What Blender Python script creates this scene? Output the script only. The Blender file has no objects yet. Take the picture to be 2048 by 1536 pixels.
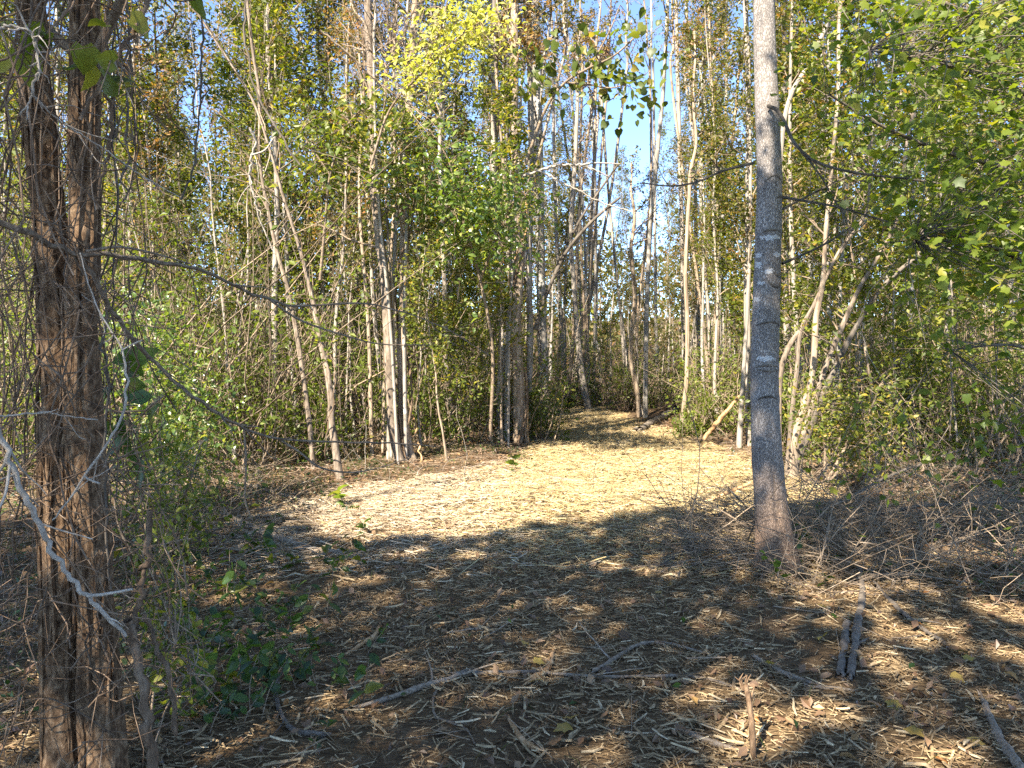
import bpy, math, random
import numpy as np
from mathutils import Vector

R = np.random.default_rng(11)
random.seed(11)
scene = bpy.context.scene
COL = scene.collection
PI = math.pi

# ------------------------------------------------------------------ camera
CAM_H = 1.6
F = 1547.0                       # focal length in photograph pixels (2048 wide)
PITCH = math.atan(68.0 / F)      # horizon sits at y = 700
cam = bpy.data.cameras.new('camera')
cam.sensor_fit = 'HORIZONTAL'
cam.angle = 2 * math.atan(1024.0 / F)
cam.clip_start = 0.05
cam.clip_end = 1000
camo = bpy.data.objects.new('camera', cam)
COL.objects.link(camo)
camo.location = (0, 0, CAM_H)
camo.rotation_euler = (PI / 2 - PITCH, 0, 0)
scene.camera = camo

# ------------------------------------------------------------------ sky, sun, exposure
SUN_EL = math.radians(43)
SUN_AZ = math.radians(34)        # the sun stands behind the viewer, this far round to the left
SUN = np.array([-math.sin(SUN_AZ) * math.cos(SUN_EL), -math.cos(SUN_AZ) * math.cos(SUN_EL), math.sin(SUN_EL)])
world = bpy.data.worlds.new('World')
scene.world = world
world.use_nodes = True
wn = world.node_tree
bg = wn.nodes['Background']
sky = wn.nodes.new('ShaderNodeTexSky')
sky.sky_type = 'NISHITA'
sky.sun_disc = False
sky.sun_elevation = SUN_EL
sky.sun_rotation = math.atan2(SUN[0], SUN[1])
sky.air_density = 0.75
sky.dust_density = 0.0
sky.ozone_density = 4.0
sky.altitude = 3000
wn.links.new(sky.outputs[0], bg.inputs[0])
bg.inputs[1].default_value = 0.14
sl = bpy.data.lights.new('sun', 'SUN')
sl.energy = 4.7
sl.angle = math.radians(0.5)
sl.color = (1.0, 0.94, 0.84)
so = bpy.data.objects.new('sun', sl)
COL.objects.link(so)
so.rotation_euler = Vector(SUN).to_track_quat('Z', 'Y').to_euler()
scene.view_settings.view_transform = 'Standard'
scene.view_settings.look = 'None'
scene.view_settings.gamma = 1
scene.view_settings.use_curve_mapping = False
scene.view_settings.exposure = 2.15
scene.view_settings.use_white_balance = True      # the phone warmed the shade
scene.view_settings.white_balance_temperature = 6950
cy = scene.cycles
cy.max_bounces = 6
cy.diffuse_bounces = 4
cy.glossy_bounces = 2
cy.transmission_bounces = 4
cy.transparent_max_bounces = 4
cy.caustics_reflective = False
cy.caustics_refractive = False
cy.sample_clamp_indirect = 4
cy.use_denoising = False

# ------------------------------------------------------------------ points from the photograph
_FW = np.array([0, math.cos(PITCH), -math.sin(PITCH)])
_UP = np.array([0, math.sin(PITCH), math.cos(PITCH)])
_RT = np.array([1.0, 0, 0])
_C = np.array([0, 0, CAM_H])


def at(px, py, Y):
    d = _FW + _RT * ((px - 1024) / F) + _UP * ((768 - py) / F)
    return _C + d * (Y / d[1])


def grd(px, py):
    d = _FW + _RT * ((px - 1024) / F) + _UP * ((768 - py) / F)
    p = _C + d * (CAM_H / -d[2])
    p[2] = terrain(p[0], p[1])
    return p


def pxy(P):
    v = np.asarray(P) - _C
    dz = v @ _FW
    return 1024 + F * (v @ _RT) / dz, 768 - F * (v @ _UP) / dz


# ------------------------------------------------------------------ noise helpers
_NG = R.random((64, 64))


def vnoise(x, y):
    x = np.asarray(x, float); y = np.asarray(y, float)
    xi = np.floor(x).astype(int); yi = np.floor(y).astype(int)
    fx = x - xi; fy = y - yi
    fx = fx * fx * (3 - 2 * fx); fy = fy * fy * (3 - 2 * fy)
    a = _NG[xi % 64, yi % 64]; b = _NG[(xi + 1) % 64, yi % 64]
    c = _NG[xi % 64, (yi + 1) % 64]; d = _NG[(xi + 1) % 64, (yi + 1) % 64]
    return (a * (1 - fx) + b * fx) * (1 - fy) + (c * (1 - fx) + d * fx) * fy


def path_mid(y):
    return np.interp(y, [0, 3, 8, 11, 13, 16.5, 20, 26], [0.2, 0.3, 0.5, 1.75, 1.95, 1.75, 1.6, 1.0])


def path_half(y):
    return np.interp(y, [0, 3, 7, 9, 11, 13, 16.5, 20, 26], [2.4, 2.4, 2.5, 2.3, 1.4, 1.05, 0.75, 0.6, 0.5])


def off_path(x, y):
    """distance outside the path's edge, negative on the path"""
    return np.abs(x - path_mid(y)) - path_half(y)


def terrain(x, y):
    n = 0.06 * (vnoise(x * 0.5 + 3, y * 0.5 + 9) - 0.5) + 0.035 * (vnoise(x * 2.1, y * 2.1) - 0.5) + 0.015 * (vnoise(x * 6, y * 6) - 0.5)
    e = np.clip(off_path(x, y) / 1.5, 0, 1)
    return n * (0.75 + 0.6 * e) + 0.06 * e + 5.0 * np.clip((np.asarray(y) - 46) / 70.0, 0, 1.5) * (.6 + .8 * vnoise(np.asarray(x) * .06 + 5, np.asarray(y) * .04))


# where the photograph's clearing lies in the sun: crowns overhead leave it open
_BX = np.array([-9, -4.3, -2.9, -1.6, -0.6, 0.35, 1.36, 2.2, 3.2, 3.85, 4.3, 6.0, 9])
_BY = np.array([7.0, 7.0, 8.0, 6.5, 6.4, 6.9, 7.55, 7.4, 8.1, 8.3, 6.4, 5.6, 5.6])
_FY = np.array([30, 30, 30, 30, 30, 30, 30, 30, 14, 14, 14, 13, 12])
_HOLES = [(0.25, 3.05, .16), (1.1, 3.3, .25), (0.9, 2.95, .16), (2.2, 4.3, .30), (2.75, 4.0, .22), (3.2, 4.5, .35), (-.9, 3.5, .18),
          (-.62, 3.2, .15), (1.7, 3.1, .2), (2.1, 5.9, .16), (2.0, 6.35, .26), (2.3, 2.8, .25), (-.35, 6.0, .16), (-1.0, 2.6, .2),
          (2.6, 5.1, .2), (-.2, 4.6, .12), (.8, 5.6, .14), (1.9, 3.7, .2), (2.7, 3.2, .2), (3.7, 6.0, .5), (4.6, 6.6, .5), (.6, 4.2, .1),
          (-1.3, 4.9, .16), (-1.9, 4.1, .2), (0.1, 3.9, .16), (-2.3, 5.6, .25), (.75, 3.7, .1),
          (-1.25, 3.25, .13), (-1.05, 3.6, .16), (-.7, 4.05, .13), (-.35, 4.5, .18), (0, 5.0, .14), (-1.45, 2.9, .12)]


def lands(P):
    t = P[:, 2] / SUN[2]
    return P[:, 0] - SUN[0] * t, P[:, 1] - SUN[1] * t


def shades_clearing(P):
    gx, gy = lands(P)
    w = 0.12 * np.sin(gx * 5.1) + 0.07 * np.sin(gx * 11.7 + 1)
    w = w + np.where(gx < -.9, .9 * (vnoise(gx * 2.2 + 3, gy * 1.6) - .35), 0)
    return (gy > np.interp(gx, _BX, _BY) + w) & (gy < np.interp(gx, _BX, _FY)) & (gx > -6) & (gx < 4.0)


def in_hole(P):
    gx, gy = lands(P)
    m = np.zeros(len(P), bool)
    for hx, hy, hr in _HOLES:
        m |= ((gx - hx) / (hr * 1.1)) ** 2 + ((gy - hy) / (hr * .72)) ** 2 < 1
    return m


# ------------------------------------------------------------------ mesh builders
def unit(v):
    return v / (np.linalg.norm(v, axis=-1, keepdims=True) + 1e-9)


def strays(P, lim=345):
    q = np.array([pxy(p)[0] for p in P])
    return q.max() > lim


class Tubes:
    """collects tapered tubes; same-length polylines are swept together"""

    def __init__(s, seg=5):
        s.seg = seg; s.d = {}

    def add(s, P, r, rnd=None):
        P = np.asarray(P, float)
        r = np.broadcast_to(np.asarray(r, float), (len(P),))
        s.d.setdefault(len(P), []).append((P, r, random.random() if rnd is None else rnd))

    def add_many(s, P, r, rnd):
        for i in range(len(P)):
            s.d.setdefault(P.shape[1], []).append((P[i], r[i], rnd[i]))

    def part(s, mat=0, seg=None, smooth=True):
        S = seg or s.seg
        VV, FF, RR, n0 = [], [], [], 0
        for K, L in s.d.items():
            P = np.stack([l[0] for l in L]); r = np.stack([l[1] for l in L]); rn = np.array([l[2] for l in L])
            N = len(P)
            T = np.empty_like(P)
            T[:, 1:-1] = P[:, 2:] - P[:, :-2]; T[:, 0] = P[:, 1] - P[:, 0]; T[:, -1] = P[:, -1] - P[:, -2]
            T = unit(T)
            m = unit(P[:, -1] - P[:, 0])
            ref = np.where(np.abs(m[:, 2:3]) < 0.7, np.array([[0.0, 0, 1]]), np.array([[0.31, 0.95, 0]]))
            A = unit(np.cross(T, ref[:, None, :])); B = np.cross(T, A)
            a = np.arange(S) * 2 * PI / S
            V = P[:, :, None, :] + r[:, :, None, None] * (A[:, :, None, :] * np.cos(a)[None, None, :, None] + B[:, :, None, :] * np.sin(a)[None, None, :, None])
            V = V.reshape(-1, 3)
            k, j = np.meshgrid(np.arange(K - 1), np.arange(S), indexing='ij')
            q = np.stack([k * S + j, k * S + (j + 1) % S, (k + 1) * S + (j + 1) % S, (k + 1) * S + j], -1).reshape(-1, 4)
            Fq = (q[None] + (np.arange(N) * K * S)[:, None, None]).reshape(-1, 4)
            VV.append(V); FF.append(Fq + n0); n0 += len(V)
            RR.append(np.repeat(rn, len(q)))
        if not VV:
            return None
        return (np.concatenate(VV), np.concatenate(FF), mat, np.concatenate(RR), smooth)


def _leaf_t(kind):
    if kind == 'diamond':
        v = [(0, 0, 0), (.5, .27, .07), (1, 0, -.04), (.5, -.27, .07)]
        f = [(0, 2, 1), (0, 3, 2)]
    elif kind == 'ovate':
        v = [(0, 0, 0), (.36, 0, .03), (.72, 0, .0), (1, 0, -.1), (.22, .2, .07), (.55, .25, .08), (.84, .12, .0), (.22, -.2, .07), (.55, -.25, .08), (.84, -.12, .0)]
        f = [(0, 1, 4), (1, 5, 4), (1, 2, 5), (2, 6, 5), (2, 3, 6), (0, 7, 1), (1, 7, 8), (1, 8, 2), (2, 8, 9), (2, 9, 3)]
    elif kind == 'heart':
        v = [(.12, 0, 0), (.5, 0, .03), (1, 0, -.12), (-.02, .22, .08), (.25, .46, .1), (.62, .36, .04), (-.02, -.22, .08), (.25, -.46, .1), (.62, -.36, .04), (.84, .16, -.04), (.84, -.16, -.04)]
        f = [(0, 4, 3), (0, 1, 4), (1, 5, 4), (1, 9, 5), (1, 2, 9), (0, 6, 7), (0, 7, 1), (1, 7, 8), (1, 8, 10), (1, 10, 2)]
    else:  # lobed, like a maple or gum leaf
        v = [(.3, 0, .03)]
        f = []
        pts = [(0, 0), (.05, .22), (.1, .42), (.32, .32), (.62, .46), (.66, .24), (1.05, 0), (.66, -.24), (.62, -.46), (.32, -.32), (.1, -.42), (.05, -.22)]
        for x, y in pts:
            v.append((x, y, -.1 * (x - .3) ** 2 + .1 * abs(y) - .12 * abs(y) ** 2 * 2))
        n = len(pts)
        f = [(0, 1 + i, 1 + (i + 1) % n) for i in range(n)]
        f = [(a, c, b) for a, b, c in f]
    return np.array(v, float), np.array(f, int)


LEAF = {k: _leaf_t(k) for k in ('diamond', 'ovate', 'heart', 'lobed')}


def leaf_part(C, size, rnd, rng, kind='diamond', mat=1, up=0.55, droop=0.0, dirs=None):
    """leaf blades at C; normals lean upward, the blade hangs outward"""
    C = np.asarray(C, float); N = len(C)
    if N == 0:
        return None
    tv, tf = LEAF[kind]
    size = np.broadcast_to(np.asarray(size, float), (N,))
    nrm = unit(rng.normal(size=(N, 3)) * (1 - up) + np.array([0, 0, up * .8]) + SUN * up * .75)
    d = rng.normal(size=(N, 3)) if dirs is None else np.asarray(dirs) + rng.normal(size=(N, 3)) * .5
    d = d - nrm * np.sum(d * nrm, -1, keepdims=True)
    d[:, 2] -= droop
    d = unit(d)
    b = unit(np.cross(nrm, d)); nrm = np.cross(d, b)
    lz = tv[None, :, 2] * rng.uniform(.3, 2.2, (N, 1)) + tv[None, :, 0] ** 2 * rng.normal(-.06, .16, (N, 1)) + tv[None, :, 0] * tv[None, :, 1] * rng.normal(0, .35, (N, 1))
    wy = tv[None, :, 1] * rng.uniform(.7, 1.2, (N, 1))
    V = C[:, None, :] + size[:, None, None] * (tv[None, :, 0:1] * d[:, None, :] + wy[:, :, None] * b[:, None, :] + lz[:, :, None] * nrm[:, None, :])
    Fc = (tf[None] + (np.arange(N) * len(tv))[:, None, None]).reshape(-1, 3)
    return (V.reshape(-1, 3), Fc, mat, np.repeat(np.broadcast_to(np.asarray(rnd, float), (N,)), len(tf)), False)


def mesh(name, parts, mats):
    parts = [p for p in parts if p is not None and len(p[1])]
    me = bpy.data.meshes.new(name)
    V = np.concatenate([p[0] for p in parts])
    loops, starts, tot, mi, rn, sm = [], [], [], [], [], []
    n0 = 0; l0 = 0
    for v, f, m, r, s in parts:
        k = f.shape[1]
        loops.append((f + n0).ravel()); starts.append(l0 + np.arange(len(f)) * k); tot.append(np.full(len(f), k))
        mi.append(np.full(len(f), m)); rn.append(np.broadcast_to(r, (len(f),))); sm.append(np.full(len(f), s))
        n0 += len(v); l0 += f.size
    loops = np.concatenate(loops).astype(np.int32); starts = np.concatenate(starts).astype(np.int32)
    me.vertices.add(len(V)); me.vertices.foreach_set('co', V.astype(np.float32).ravel())
    me.loops.add(len(loops)); me.loops.foreach_set('vertex_index', loops)
    me.polygons.add(len(starts)); me.polygons.foreach_set('loop_start', starts)
    me.polygons.foreach_set('loop_total', np.concatenate(tot).astype(np.int32))
    for m in mats:
        me.materials.append(m)
    me.polygons.foreach_set('material_index', np.concatenate(mi).astype(np.int32))
    me.polygons.foreach_set('use_smooth', np.concatenate(sm))
    at_ = me.attributes.new('rnd', 'FLOAT', 'FACE')
    at_.data.foreach_set('value', np.concatenate(rn).astype(np.float32))
    me.update(calc_edges=True)
    return me


def link(name, me, parent=None):
    o = bpy.data.objects.new(name, me)
    COL.objects.link(o)
    if parent is not None:
        o.parent = parent
    return o


def tag(o, label=None, cat=None, group=None, kind=None):
    if label: o['label'] = label
    if cat: o['category'] = cat
    if group: o['group'] = group
    if kind: o['kind'] = kind
    return o


def thing(name, label, cat, loc=(0, 0, 0), group=None):
    o = bpy.data.objects.new(name, None)
    o.empty_display_size = .2
    COL.objects.link(o)
    o.location = loc
    return tag(o, label, cat, group)


def smoothpath(P, n):
    """Catmull-Rom through the points, n samples"""
    P = np.asarray(P, float)
    Q = np.vstack([2 * P[0] - P[1], P, 2 * P[-1] - P[-2]])
    t = np.linspace(0, len(P) - 1, n); i = np.minimum(t.astype(int), len(P) - 2); u = (t - i)[:, None]
    a, b, c, d = Q[i], Q[i + 1], Q[i + 2], Q[i + 3]
    return .5 * (2 * b + (c - a) * u + (2 * a - 5 * b + 4 * c - d) * u ** 2 + (3 * b - a - 3 * c + d) * u ** 3)


def curl(p, d, length, K, rng, bend=0.25, lift=0.0):
    """a wandering polyline"""
    d = unit(np.asarray(d, float)); out = [np.asarray(p, float)]
    st = length / (K - 1)
    for k in range(K - 1):
        d = unit(d + rng.normal(size=3) * bend + np.array([0, 0, lift]))
        out.append(out[-1] + d * st)
    return np.array(out)


# ------------------------------------------------------------------ materials
def nodes_of(name):
    m = bpy.data.materials.new(name); m.use_nodes = True
    nt = m.node_tree; nt.nodes.clear()
    return m, nt, nt.nodes, nt.links


def ramp(nd, stops, interp='LINEAR'):
    r = nd.new('ShaderNodeValToRGB'); cr = r.color_ramp; cr.interpolation = interp
    while len(cr.elements) < len(stops):
        cr.elements.new(.5)
    for e, (p, c) in zip(cr.elements, stops):
        e.position = p; e.color = (*c, 1)
    return r


def leaf_mat(name, stops, trans=0.46, rough=0.45, spec=0.4):
    m, nt, nd, ln = nodes_of(name)
    a = nd.new('ShaderNodeAttribute'); a.attribute_name = 'rnd'
    r = ramp(nd, stops); ln.new(a.outputs['Fac'], r.inputs[0])
    tc = nd.new('ShaderNodeTexCoord')
    n = nd.new('ShaderNodeTexNoise'); n.inputs['Scale'].default_value = 18; n.inputs['Detail'].default_value = 2
    ln.new(tc.outputs['Object'], n.inputs['Vector'])
    hs = nd.new('ShaderNodeHueSaturation'); ln.new(r.outputs[0], hs.inputs['Color'])
    mp = nd.new('ShaderNodeMapRange'); mp.inputs[3].default_value = .65; mp.inputs[4].default_value = 1.35
    ln.new(n.outputs['Fac'], mp.inputs[0]); ln.new(mp.outputs[0], hs.inputs['Value'])
    p = nd.new('ShaderNodeBsdfPrincipled'); p.inputs['Roughness'].default_value = rough
    p.inputs['Specular IOR Level'].default_value = spec
    ln.new(hs.outputs[0], p.inputs['Base Color'])
    t = nd.new('ShaderNodeBsdfTranslucent')
    g = nd.new('ShaderNodeMix'); g.data_type = 'RGBA'; g.blend_type = 'MULTIPLY'; g.inputs[0].default_value = 1
    ln.new(hs.outputs[0], g.inputs[6]); g.inputs[7].default_value = (2.0, 1.95, .7, 1)
    ln.new(g.outputs[2], t.inputs['Color'])
    mx = nd.new('ShaderNodeMixShader'); mx.inputs[0].default_value = trans
    ln.new(p.outputs[0], mx.inputs[1]); ln.new(t.outputs[0], mx.inputs[2])
    o = nd.new('ShaderNodeOutputMaterial'); ln.new(mx.outputs[0], o.inputs[0])
    return m


def bark_mat(name, dark, mid, light, scale=14, stretch=.14, bump=.5, bscale=1.0, rough=.9, blotch=None):
    m, nt, nd, ln = nodes_of(name)
    tc = nd.new('ShaderNodeTexCoord')
    mp = nd.new('ShaderNodeMapping'); mp.inputs['Scale'].default_value = (1, 1, stretch)
    ln.new(tc.outputs['Object'], mp.inputs[0])
    n = nd.new('ShaderNodeTexNoise'); n.inputs['Scale'].default_value = scale; n.inputs['Detail'].default_value = 6
    n.inputs['Roughness'].default_value = .65
    ln.new(mp.outputs[0], n.inputs['Vector'])
    r = ramp(nd, [(.3, dark), (.5, mid), (.72, light)]); ln.new(n.outputs['Fac'], r.inputs[0])
    a = nd.new('ShaderNodeAttribute'); a.attribute_name = 'rnd'
    hs = nd.new('ShaderNodeHueSaturation'); ln.new(r.outputs[0], hs.inputs['Color'])
    mr = nd.new('ShaderNodeMapRange'); mr.inputs[3].default_value = .6; mr.inputs[4].default_value = 1.4
    ln.new(a.outputs['Fac'], mr.inputs[0]); ln.new(mr.outputs[0], hs.inputs['Value'])
    col = hs.outputs[0]
    if blotch:
        n2 = nd.new('ShaderNodeTexNoise'); n2.inputs['Scale'].default_value = blotch[1]; n2.inputs['Detail'].default_value = 3
        ln.new(tc.outputs['Object'], n2.inputs['Vector'])
        r2 = ramp(nd, [(.55, (0, 0, 0)), (.62, (1, 1, 1))]); ln.new(n2.outputs['Fac'], r2.inputs[0])
        mxc = nd.new('ShaderNodeMix'); mxc.data_type = 'RGBA'
        ln.new(r2.outputs[0], mxc.inputs[0]); ln.new(col, mxc.inputs[6]); mxc.inputs[7].default_value = (*blotch[0], 1)
        col = mxc.outputs[2]
    p = nd.new('ShaderNodeBsdfPrincipled'); p.inputs['Roughness'].default_value = rough
    p.inputs['Specular IOR Level'].default_value = .2
    ln.new(col, p.inputs['Base Color'])
    b = nd.new('ShaderNodeBump'); b.inputs['Strength'].default_value = bump; b.inputs['Distance'].default_value = .02 * bscale
    ln.new(n.outputs['Fac'], b.inputs['Height']); ln.new(b.outputs[0], p.inputs['Normal'])
    o = nd.new('ShaderNodeOutputMaterial'); ln.new(p.outputs[0], o.inputs[0])
    return m


def chip_mat(name, stops, rough=.8):
    m, nt, nd, ln = nodes_of(name)
    a = nd.new('ShaderNodeAttribute'); a.attribute_name = 'rnd'
    r = ramp(nd, stops); ln.new(a.outputs['Fac'], r.inputs[0])
    tc = nd.new('ShaderNodeTexCoord')
    n = nd.new('ShaderNodeTexNoise'); n.inputs['Scale'].default_value = 60; n.inputs['Detail'].default_value = 4
    ln.new(tc.outputs['Object'], n.inputs['Vector'])
    hs = nd.new('ShaderNodeHueSaturation'); ln.new(r.outputs[0], hs.inputs['Color'])
    mr = nd.new('ShaderNodeMapRange'); mr.inputs[1].default_value = .3; mr.inputs[2].default_value = .7
    mr.inputs[3].default_value = .6; mr.inputs[4].default_value = 1.3
    ln.new(n.outputs['Fac'], mr.inputs[0]); ln.new(mr.outputs[0], hs.inputs['Value'])
    p = nd.new('ShaderNodeBsdfPrincipled'); p.inputs['Roughness'].default_value = rough
    p.inputs['Specular IOR Level'].default_value = .25
    ln.new(hs.outputs[0], p.inputs['Base Color'])
    o = nd.new('ShaderNodeOutputMaterial'); ln.new(p.outputs[0], o.inputs[0])
    return m


M = {}
M['leaf_green'] = leaf_mat('green_leaf', [(0, (.040, .060, .012)), (.35, (.085, .118, .018)), (.65, (.15, .17, .028)), (.93, (.20, .21, .035)), (1, (.34, .27, .04))])
M['leaf_yellowgreen'] = leaf_mat('yellow_green_leaf', [(0, (.060, .085, .014)), (.45, (.120, .150, .022)), (.8, (.20, .21, .034)), (.94, (.34, .28, .045)), (1, (.30, .17, .05))])
M['leaf_olive'] = leaf_mat('olive_leaf', [(0, (.050, .060, .018)), (.45, (.105, .115, .032)), (.75, (.17, .155, .05)), (.92, (.24, .17, .07)), (1, (.28, .14, .05))])
M['leaf_mix'] = leaf_mat('mixed_thicket_leaf', [(0, (.036, .055, .012)), (.3, (.082, .108, .018)), (.55, (.125, .168, .028)), (.8, (.19, .215, .038)), (.93, (.33, .27, .045)), (1, (.27, .15, .05))])
M['leaf_orange'] = leaf_mat('dry_orange_leaf', [(0, (.10, .085, .03)), (.4, (.20, .14, .055)), (.75, (.30, .18, .07)), (1, (.34, .15, .05))], trans=.3)
M['leaf_maple'] = leaf_mat('maple_leaf', [(0, (.05, .085, .014)), (.4, (.105, .145, .02)), (.85, (.165, .20, .03)), (.97, (.25, .235, .04)), (1, (.26, .17, .05))], trans=.52)
M['leaf_yellow'] = leaf_mat('yellow_leaf', [(0, (.17, .20, .04)), (.45, (.34, .35, .085)), (1, (.52, .48, .17))], trans=.42)
M['leaf_dark'] = leaf_mat('deep_green_leaf', [(0, (.022, .048, .014)), (.5, (.042, .085, .022)), (.88, (.075, .13, .03)), (1, (.20, .18, .03))], rough=.38, spec=.5)
M['leaf_brown'] = leaf_mat('dead_brown_leaf', [(0, (.08, .045, .024)), (.5, (.18, .105, .058)), (.85, (.28, .18, .10)), (1, (.34, .20, .06))], trans=.15)
M['leaf_white'] = leaf_mat('glossy_green_leaf', [(0, (.05, .095, .02)), (.5, (.11, .17, .035)), (.9, (.20, .25, .06)), (1, (.34, .32, .10))], rough=.3, spec=.7)
M['leaf_olive2'] = leaf_mat('olive_green_leaf', [(0, (.05, .07, .016)), (.5, (.085, .12, .024)), (.85, (.15, .17, .035)), (1, (.28, .20, .05))])
M['leaf_orange2'] = leaf_mat('orange_leaf', [(0, (.26, .11, .03)), (1, (.40, .18, .05))], trans=.15)
M['leaf_yellow2'] = leaf_mat('ochre_leaf', [(0, (.30, .20, .05)), (1, (.45, .33, .08))], trans=.15)
M['bark_grey'] = bark_mat('grey_bark', (.16, .145, .12), (.27, .24, .205), (.38, .35, .305), blotch=((.43, .41, .37), 5))
M['bark_stake'] = bark_mat('rotten_stake_wood', (.05, .03, .018), (.14, .088, .052), (.26, .18, .11), scale=60, stretch=.3, bump=.8)
M['bark_stem'] = bark_mat('mottled_stem_bark', (.08, .06, .042), (.20, .155, .115), (.34, .275, .215), scale=24, stretch=.3)
M['bark_bough'] = bark_mat('grey_brown_bough_bark', (.075, .052, .034), (.19, .14, .095), (.33, .26, .185), scale=60, stretch=1, bump=.7)
M['bark_log'] = bark_mat('weathered_log_bark', (.07, .055, .042), (.17, .14, .11), (.28, .24, .19), scale=26, stretch=.6, bump=.8)
M['bark_pale'] = bark_mat('pale_bark', (.15, .125, .10), (.29, .25, .205), (.42, .37, .31))
M['bark_tan'] = bark_mat('tan_bark', (.15, .105, .07), (.31, .235, .165), (.44, .36, .27), scale=22)
M['bark_dark'] = bark_mat('dark_bark', (.06, .048, .036), (.12, .10, .078), (.20, .17, .14))
M['twig'] = bark_mat('twig_bark', (.11, .078, .05), (.225, .168, .115), (.36, .285, .205), scale=30, stretch=1)
M['twig_pale'] = bark_mat('bleached_wood', (.20, .17, .135), (.34, .295, .24), (.46, .41, .34), scale=40, stretch=1, bump=.4)
M['split_wood'] = bark_mat('split_weathered_wood', (.12, .088, .06), (.27, .21, .15), (.40, .33, .25), scale=60, stretch=1, bump=.6)
M['peeled'] = bark_mat('peeled_orange_wood', (.22, .11, .05), (.42, .25, .12), (.56, .40, .24), scale=18)
M['vine'] = bark_mat('vine_bark', (.065, .042, .026), (.15, .10, .064), (.27, .20, .14), scale=30, stretch=.3)
M['chip'] = chip_mat('shredded_wood', [(0, (.085, .052, .026)), (.3, (.21, .138, .070)), (.62, (.35, .250, .135)), (.88, (.47, .355, .205)), (1, (.56, .45, .29))])
M['straw'] = chip_mat('golden_shredded_straw', [(0, (.10, .055, .022)), (.22, (.28, .185, .075)), (.5, (.41, .31, .145)), (.85, (.50, .40, .215)), (1, (.56, .48, .31))])
M['chip_pale'] = chip_mat('pale_shredded_wood', [(0, (.10, .062, .04)), (.25, (.28, .20, .125)), (.6, (.44, .345, .23)), (1, (.56, .47, .34))])
M['grass'] = leaf_mat('grass_blade', [(0, (.05, .07, .02)), (.5, (.10, .13, .03)), (1, (.26, .22, .09))])


def ground_mat():
    m, nt, nd, ln = nodes_of('forest_floor')
    tc = nd.new('ShaderNodeTexCoord')
    n = nd.new('ShaderNodeTexNoise'); n.inputs['Scale'].default_value = 9; n.inputs['Detail'].default_value = 9; n.inputs['Roughness'].default_value = .7
    ln.new(tc.outputs['Object'], n.inputs['Vector'])
    r1 = ramp(nd, [(.3, (.045, .030, .018)), (.5, (.11, .072, .043)), (.7, (.20, .138, .085))]); ln.new(n.outputs['Fac'], r1.inputs[0])
    n2 = nd.new('ShaderNodeTexNoise'); n2.inputs['Scale'].default_value = 45; n2.inputs['Detail'].default_value = 6
    mp = nd.new('ShaderNodeMapping'); mp.inputs['Scale'].default_value = (.4, 1.6, 1); mp.inputs['Rotation'].default_value = (0, 0, .3)
    ln.new(tc.outputs['Object'], mp.inputs[0]); ln.new(mp.outputs[0], n2.inputs['Vector'])
    r2 = ramp(nd, [(.32, (.05, .03, .015)), (.5, (.14, .092, .045)), (.68, (.27, .19, .10))]); ln.new(n2.outputs['Fac'], r2.inputs[0])
    a = nd.new('ShaderNodeAttribute'); a.attribute_name = 'straw'
    mx = nd.new('ShaderNodeMix'); mx.data_type = 'RGBA'
    ln.new(a.outputs['Fac'], mx.inputs[0]); ln.new(r1.outputs[0], mx.inputs[6]); ln.new(r2.outputs[0], mx.inputs[7])
    p = nd.new('ShaderNodeBsdfPrincipled'); p.inputs['Roughness'].default_value = .95; p.inputs['Specular IOR Level'].default_value = .1
    ln.new(mx.outputs[2], p.inputs['Base Color'])
    b = nd.new('ShaderNodeBump'); b.inputs['Strength'].default_value = .8; b.inputs['Distance'].default_value = .03
    ln.new(n2.outputs['Fac'], b.inputs['Height']); ln.new(b.outputs[0], p.inputs['Normal'])
    o = nd.new('ShaderNodeOutputMaterial'); ln.new(p.outputs[0], o.inputs[0])
    return m


def straw_amount(x, y):
    e = np.clip(1 - (off_path(x, y) + .5 * (vnoise(x * 2, y * 2) - .5)) / .5, 0, 1)
    return e * np.clip((y - 5.2) / 2.2, 0, 1)


# ------------------------------------------------------------------ ground
def mulch_amount(x, y):
    return np.clip(1 - (off_path(x, y) + .6 * (vnoise(x * 2, y * 2) - .5)) / .8, 0, 1) * .62 * (.55 + .45 * (vnoise(x * 1.3 + 7, y * 1.3 + 2) > .16))


def build_ground():
    xs = np.concatenate([np.linspace(-160, -14, 24)[:-1], np.arange(-14, 14.01, .15), np.linspace(14, 160, 24)[1:]])
    ys = np.concatenate([np.linspace(-60, .6, 14)[:-1], np.arange(.6, 26, .14), np.linspace(26, 260, 40)])
    X, Y = np.meshgrid(xs, ys, indexing='ij')
    Z = terrain(X, Y)
    V = np.stack([X, Y, Z], -1).reshape(-1, 3)
    ny = len(ys)
    i, j = np.meshgrid(np.arange(len(xs) - 1), np.arange(ny - 1), indexing='ij')
    q = np.stack([i * ny + j, (i + 1) * ny + j, (i + 1) * ny + j + 1, i * ny + j + 1], -1).reshape(-1, 4)
    me = mesh('ground', [(V, q, 0, np.zeros(len(q)), True)], [ground_mat()])
    a = me.attributes.new('straw', 'FLOAT', 'POINT')
    a.data.foreach_set('value', np.maximum(straw_amount(V[:, 0], V[:, 1]), mulch_amount(V[:, 0], V[:, 1])).astype(np.float32))
    o = link('ground', me)
    tag(o, 'brown woodland ground under mulch and leaf litter', kind='structure')


build_ground()

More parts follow.
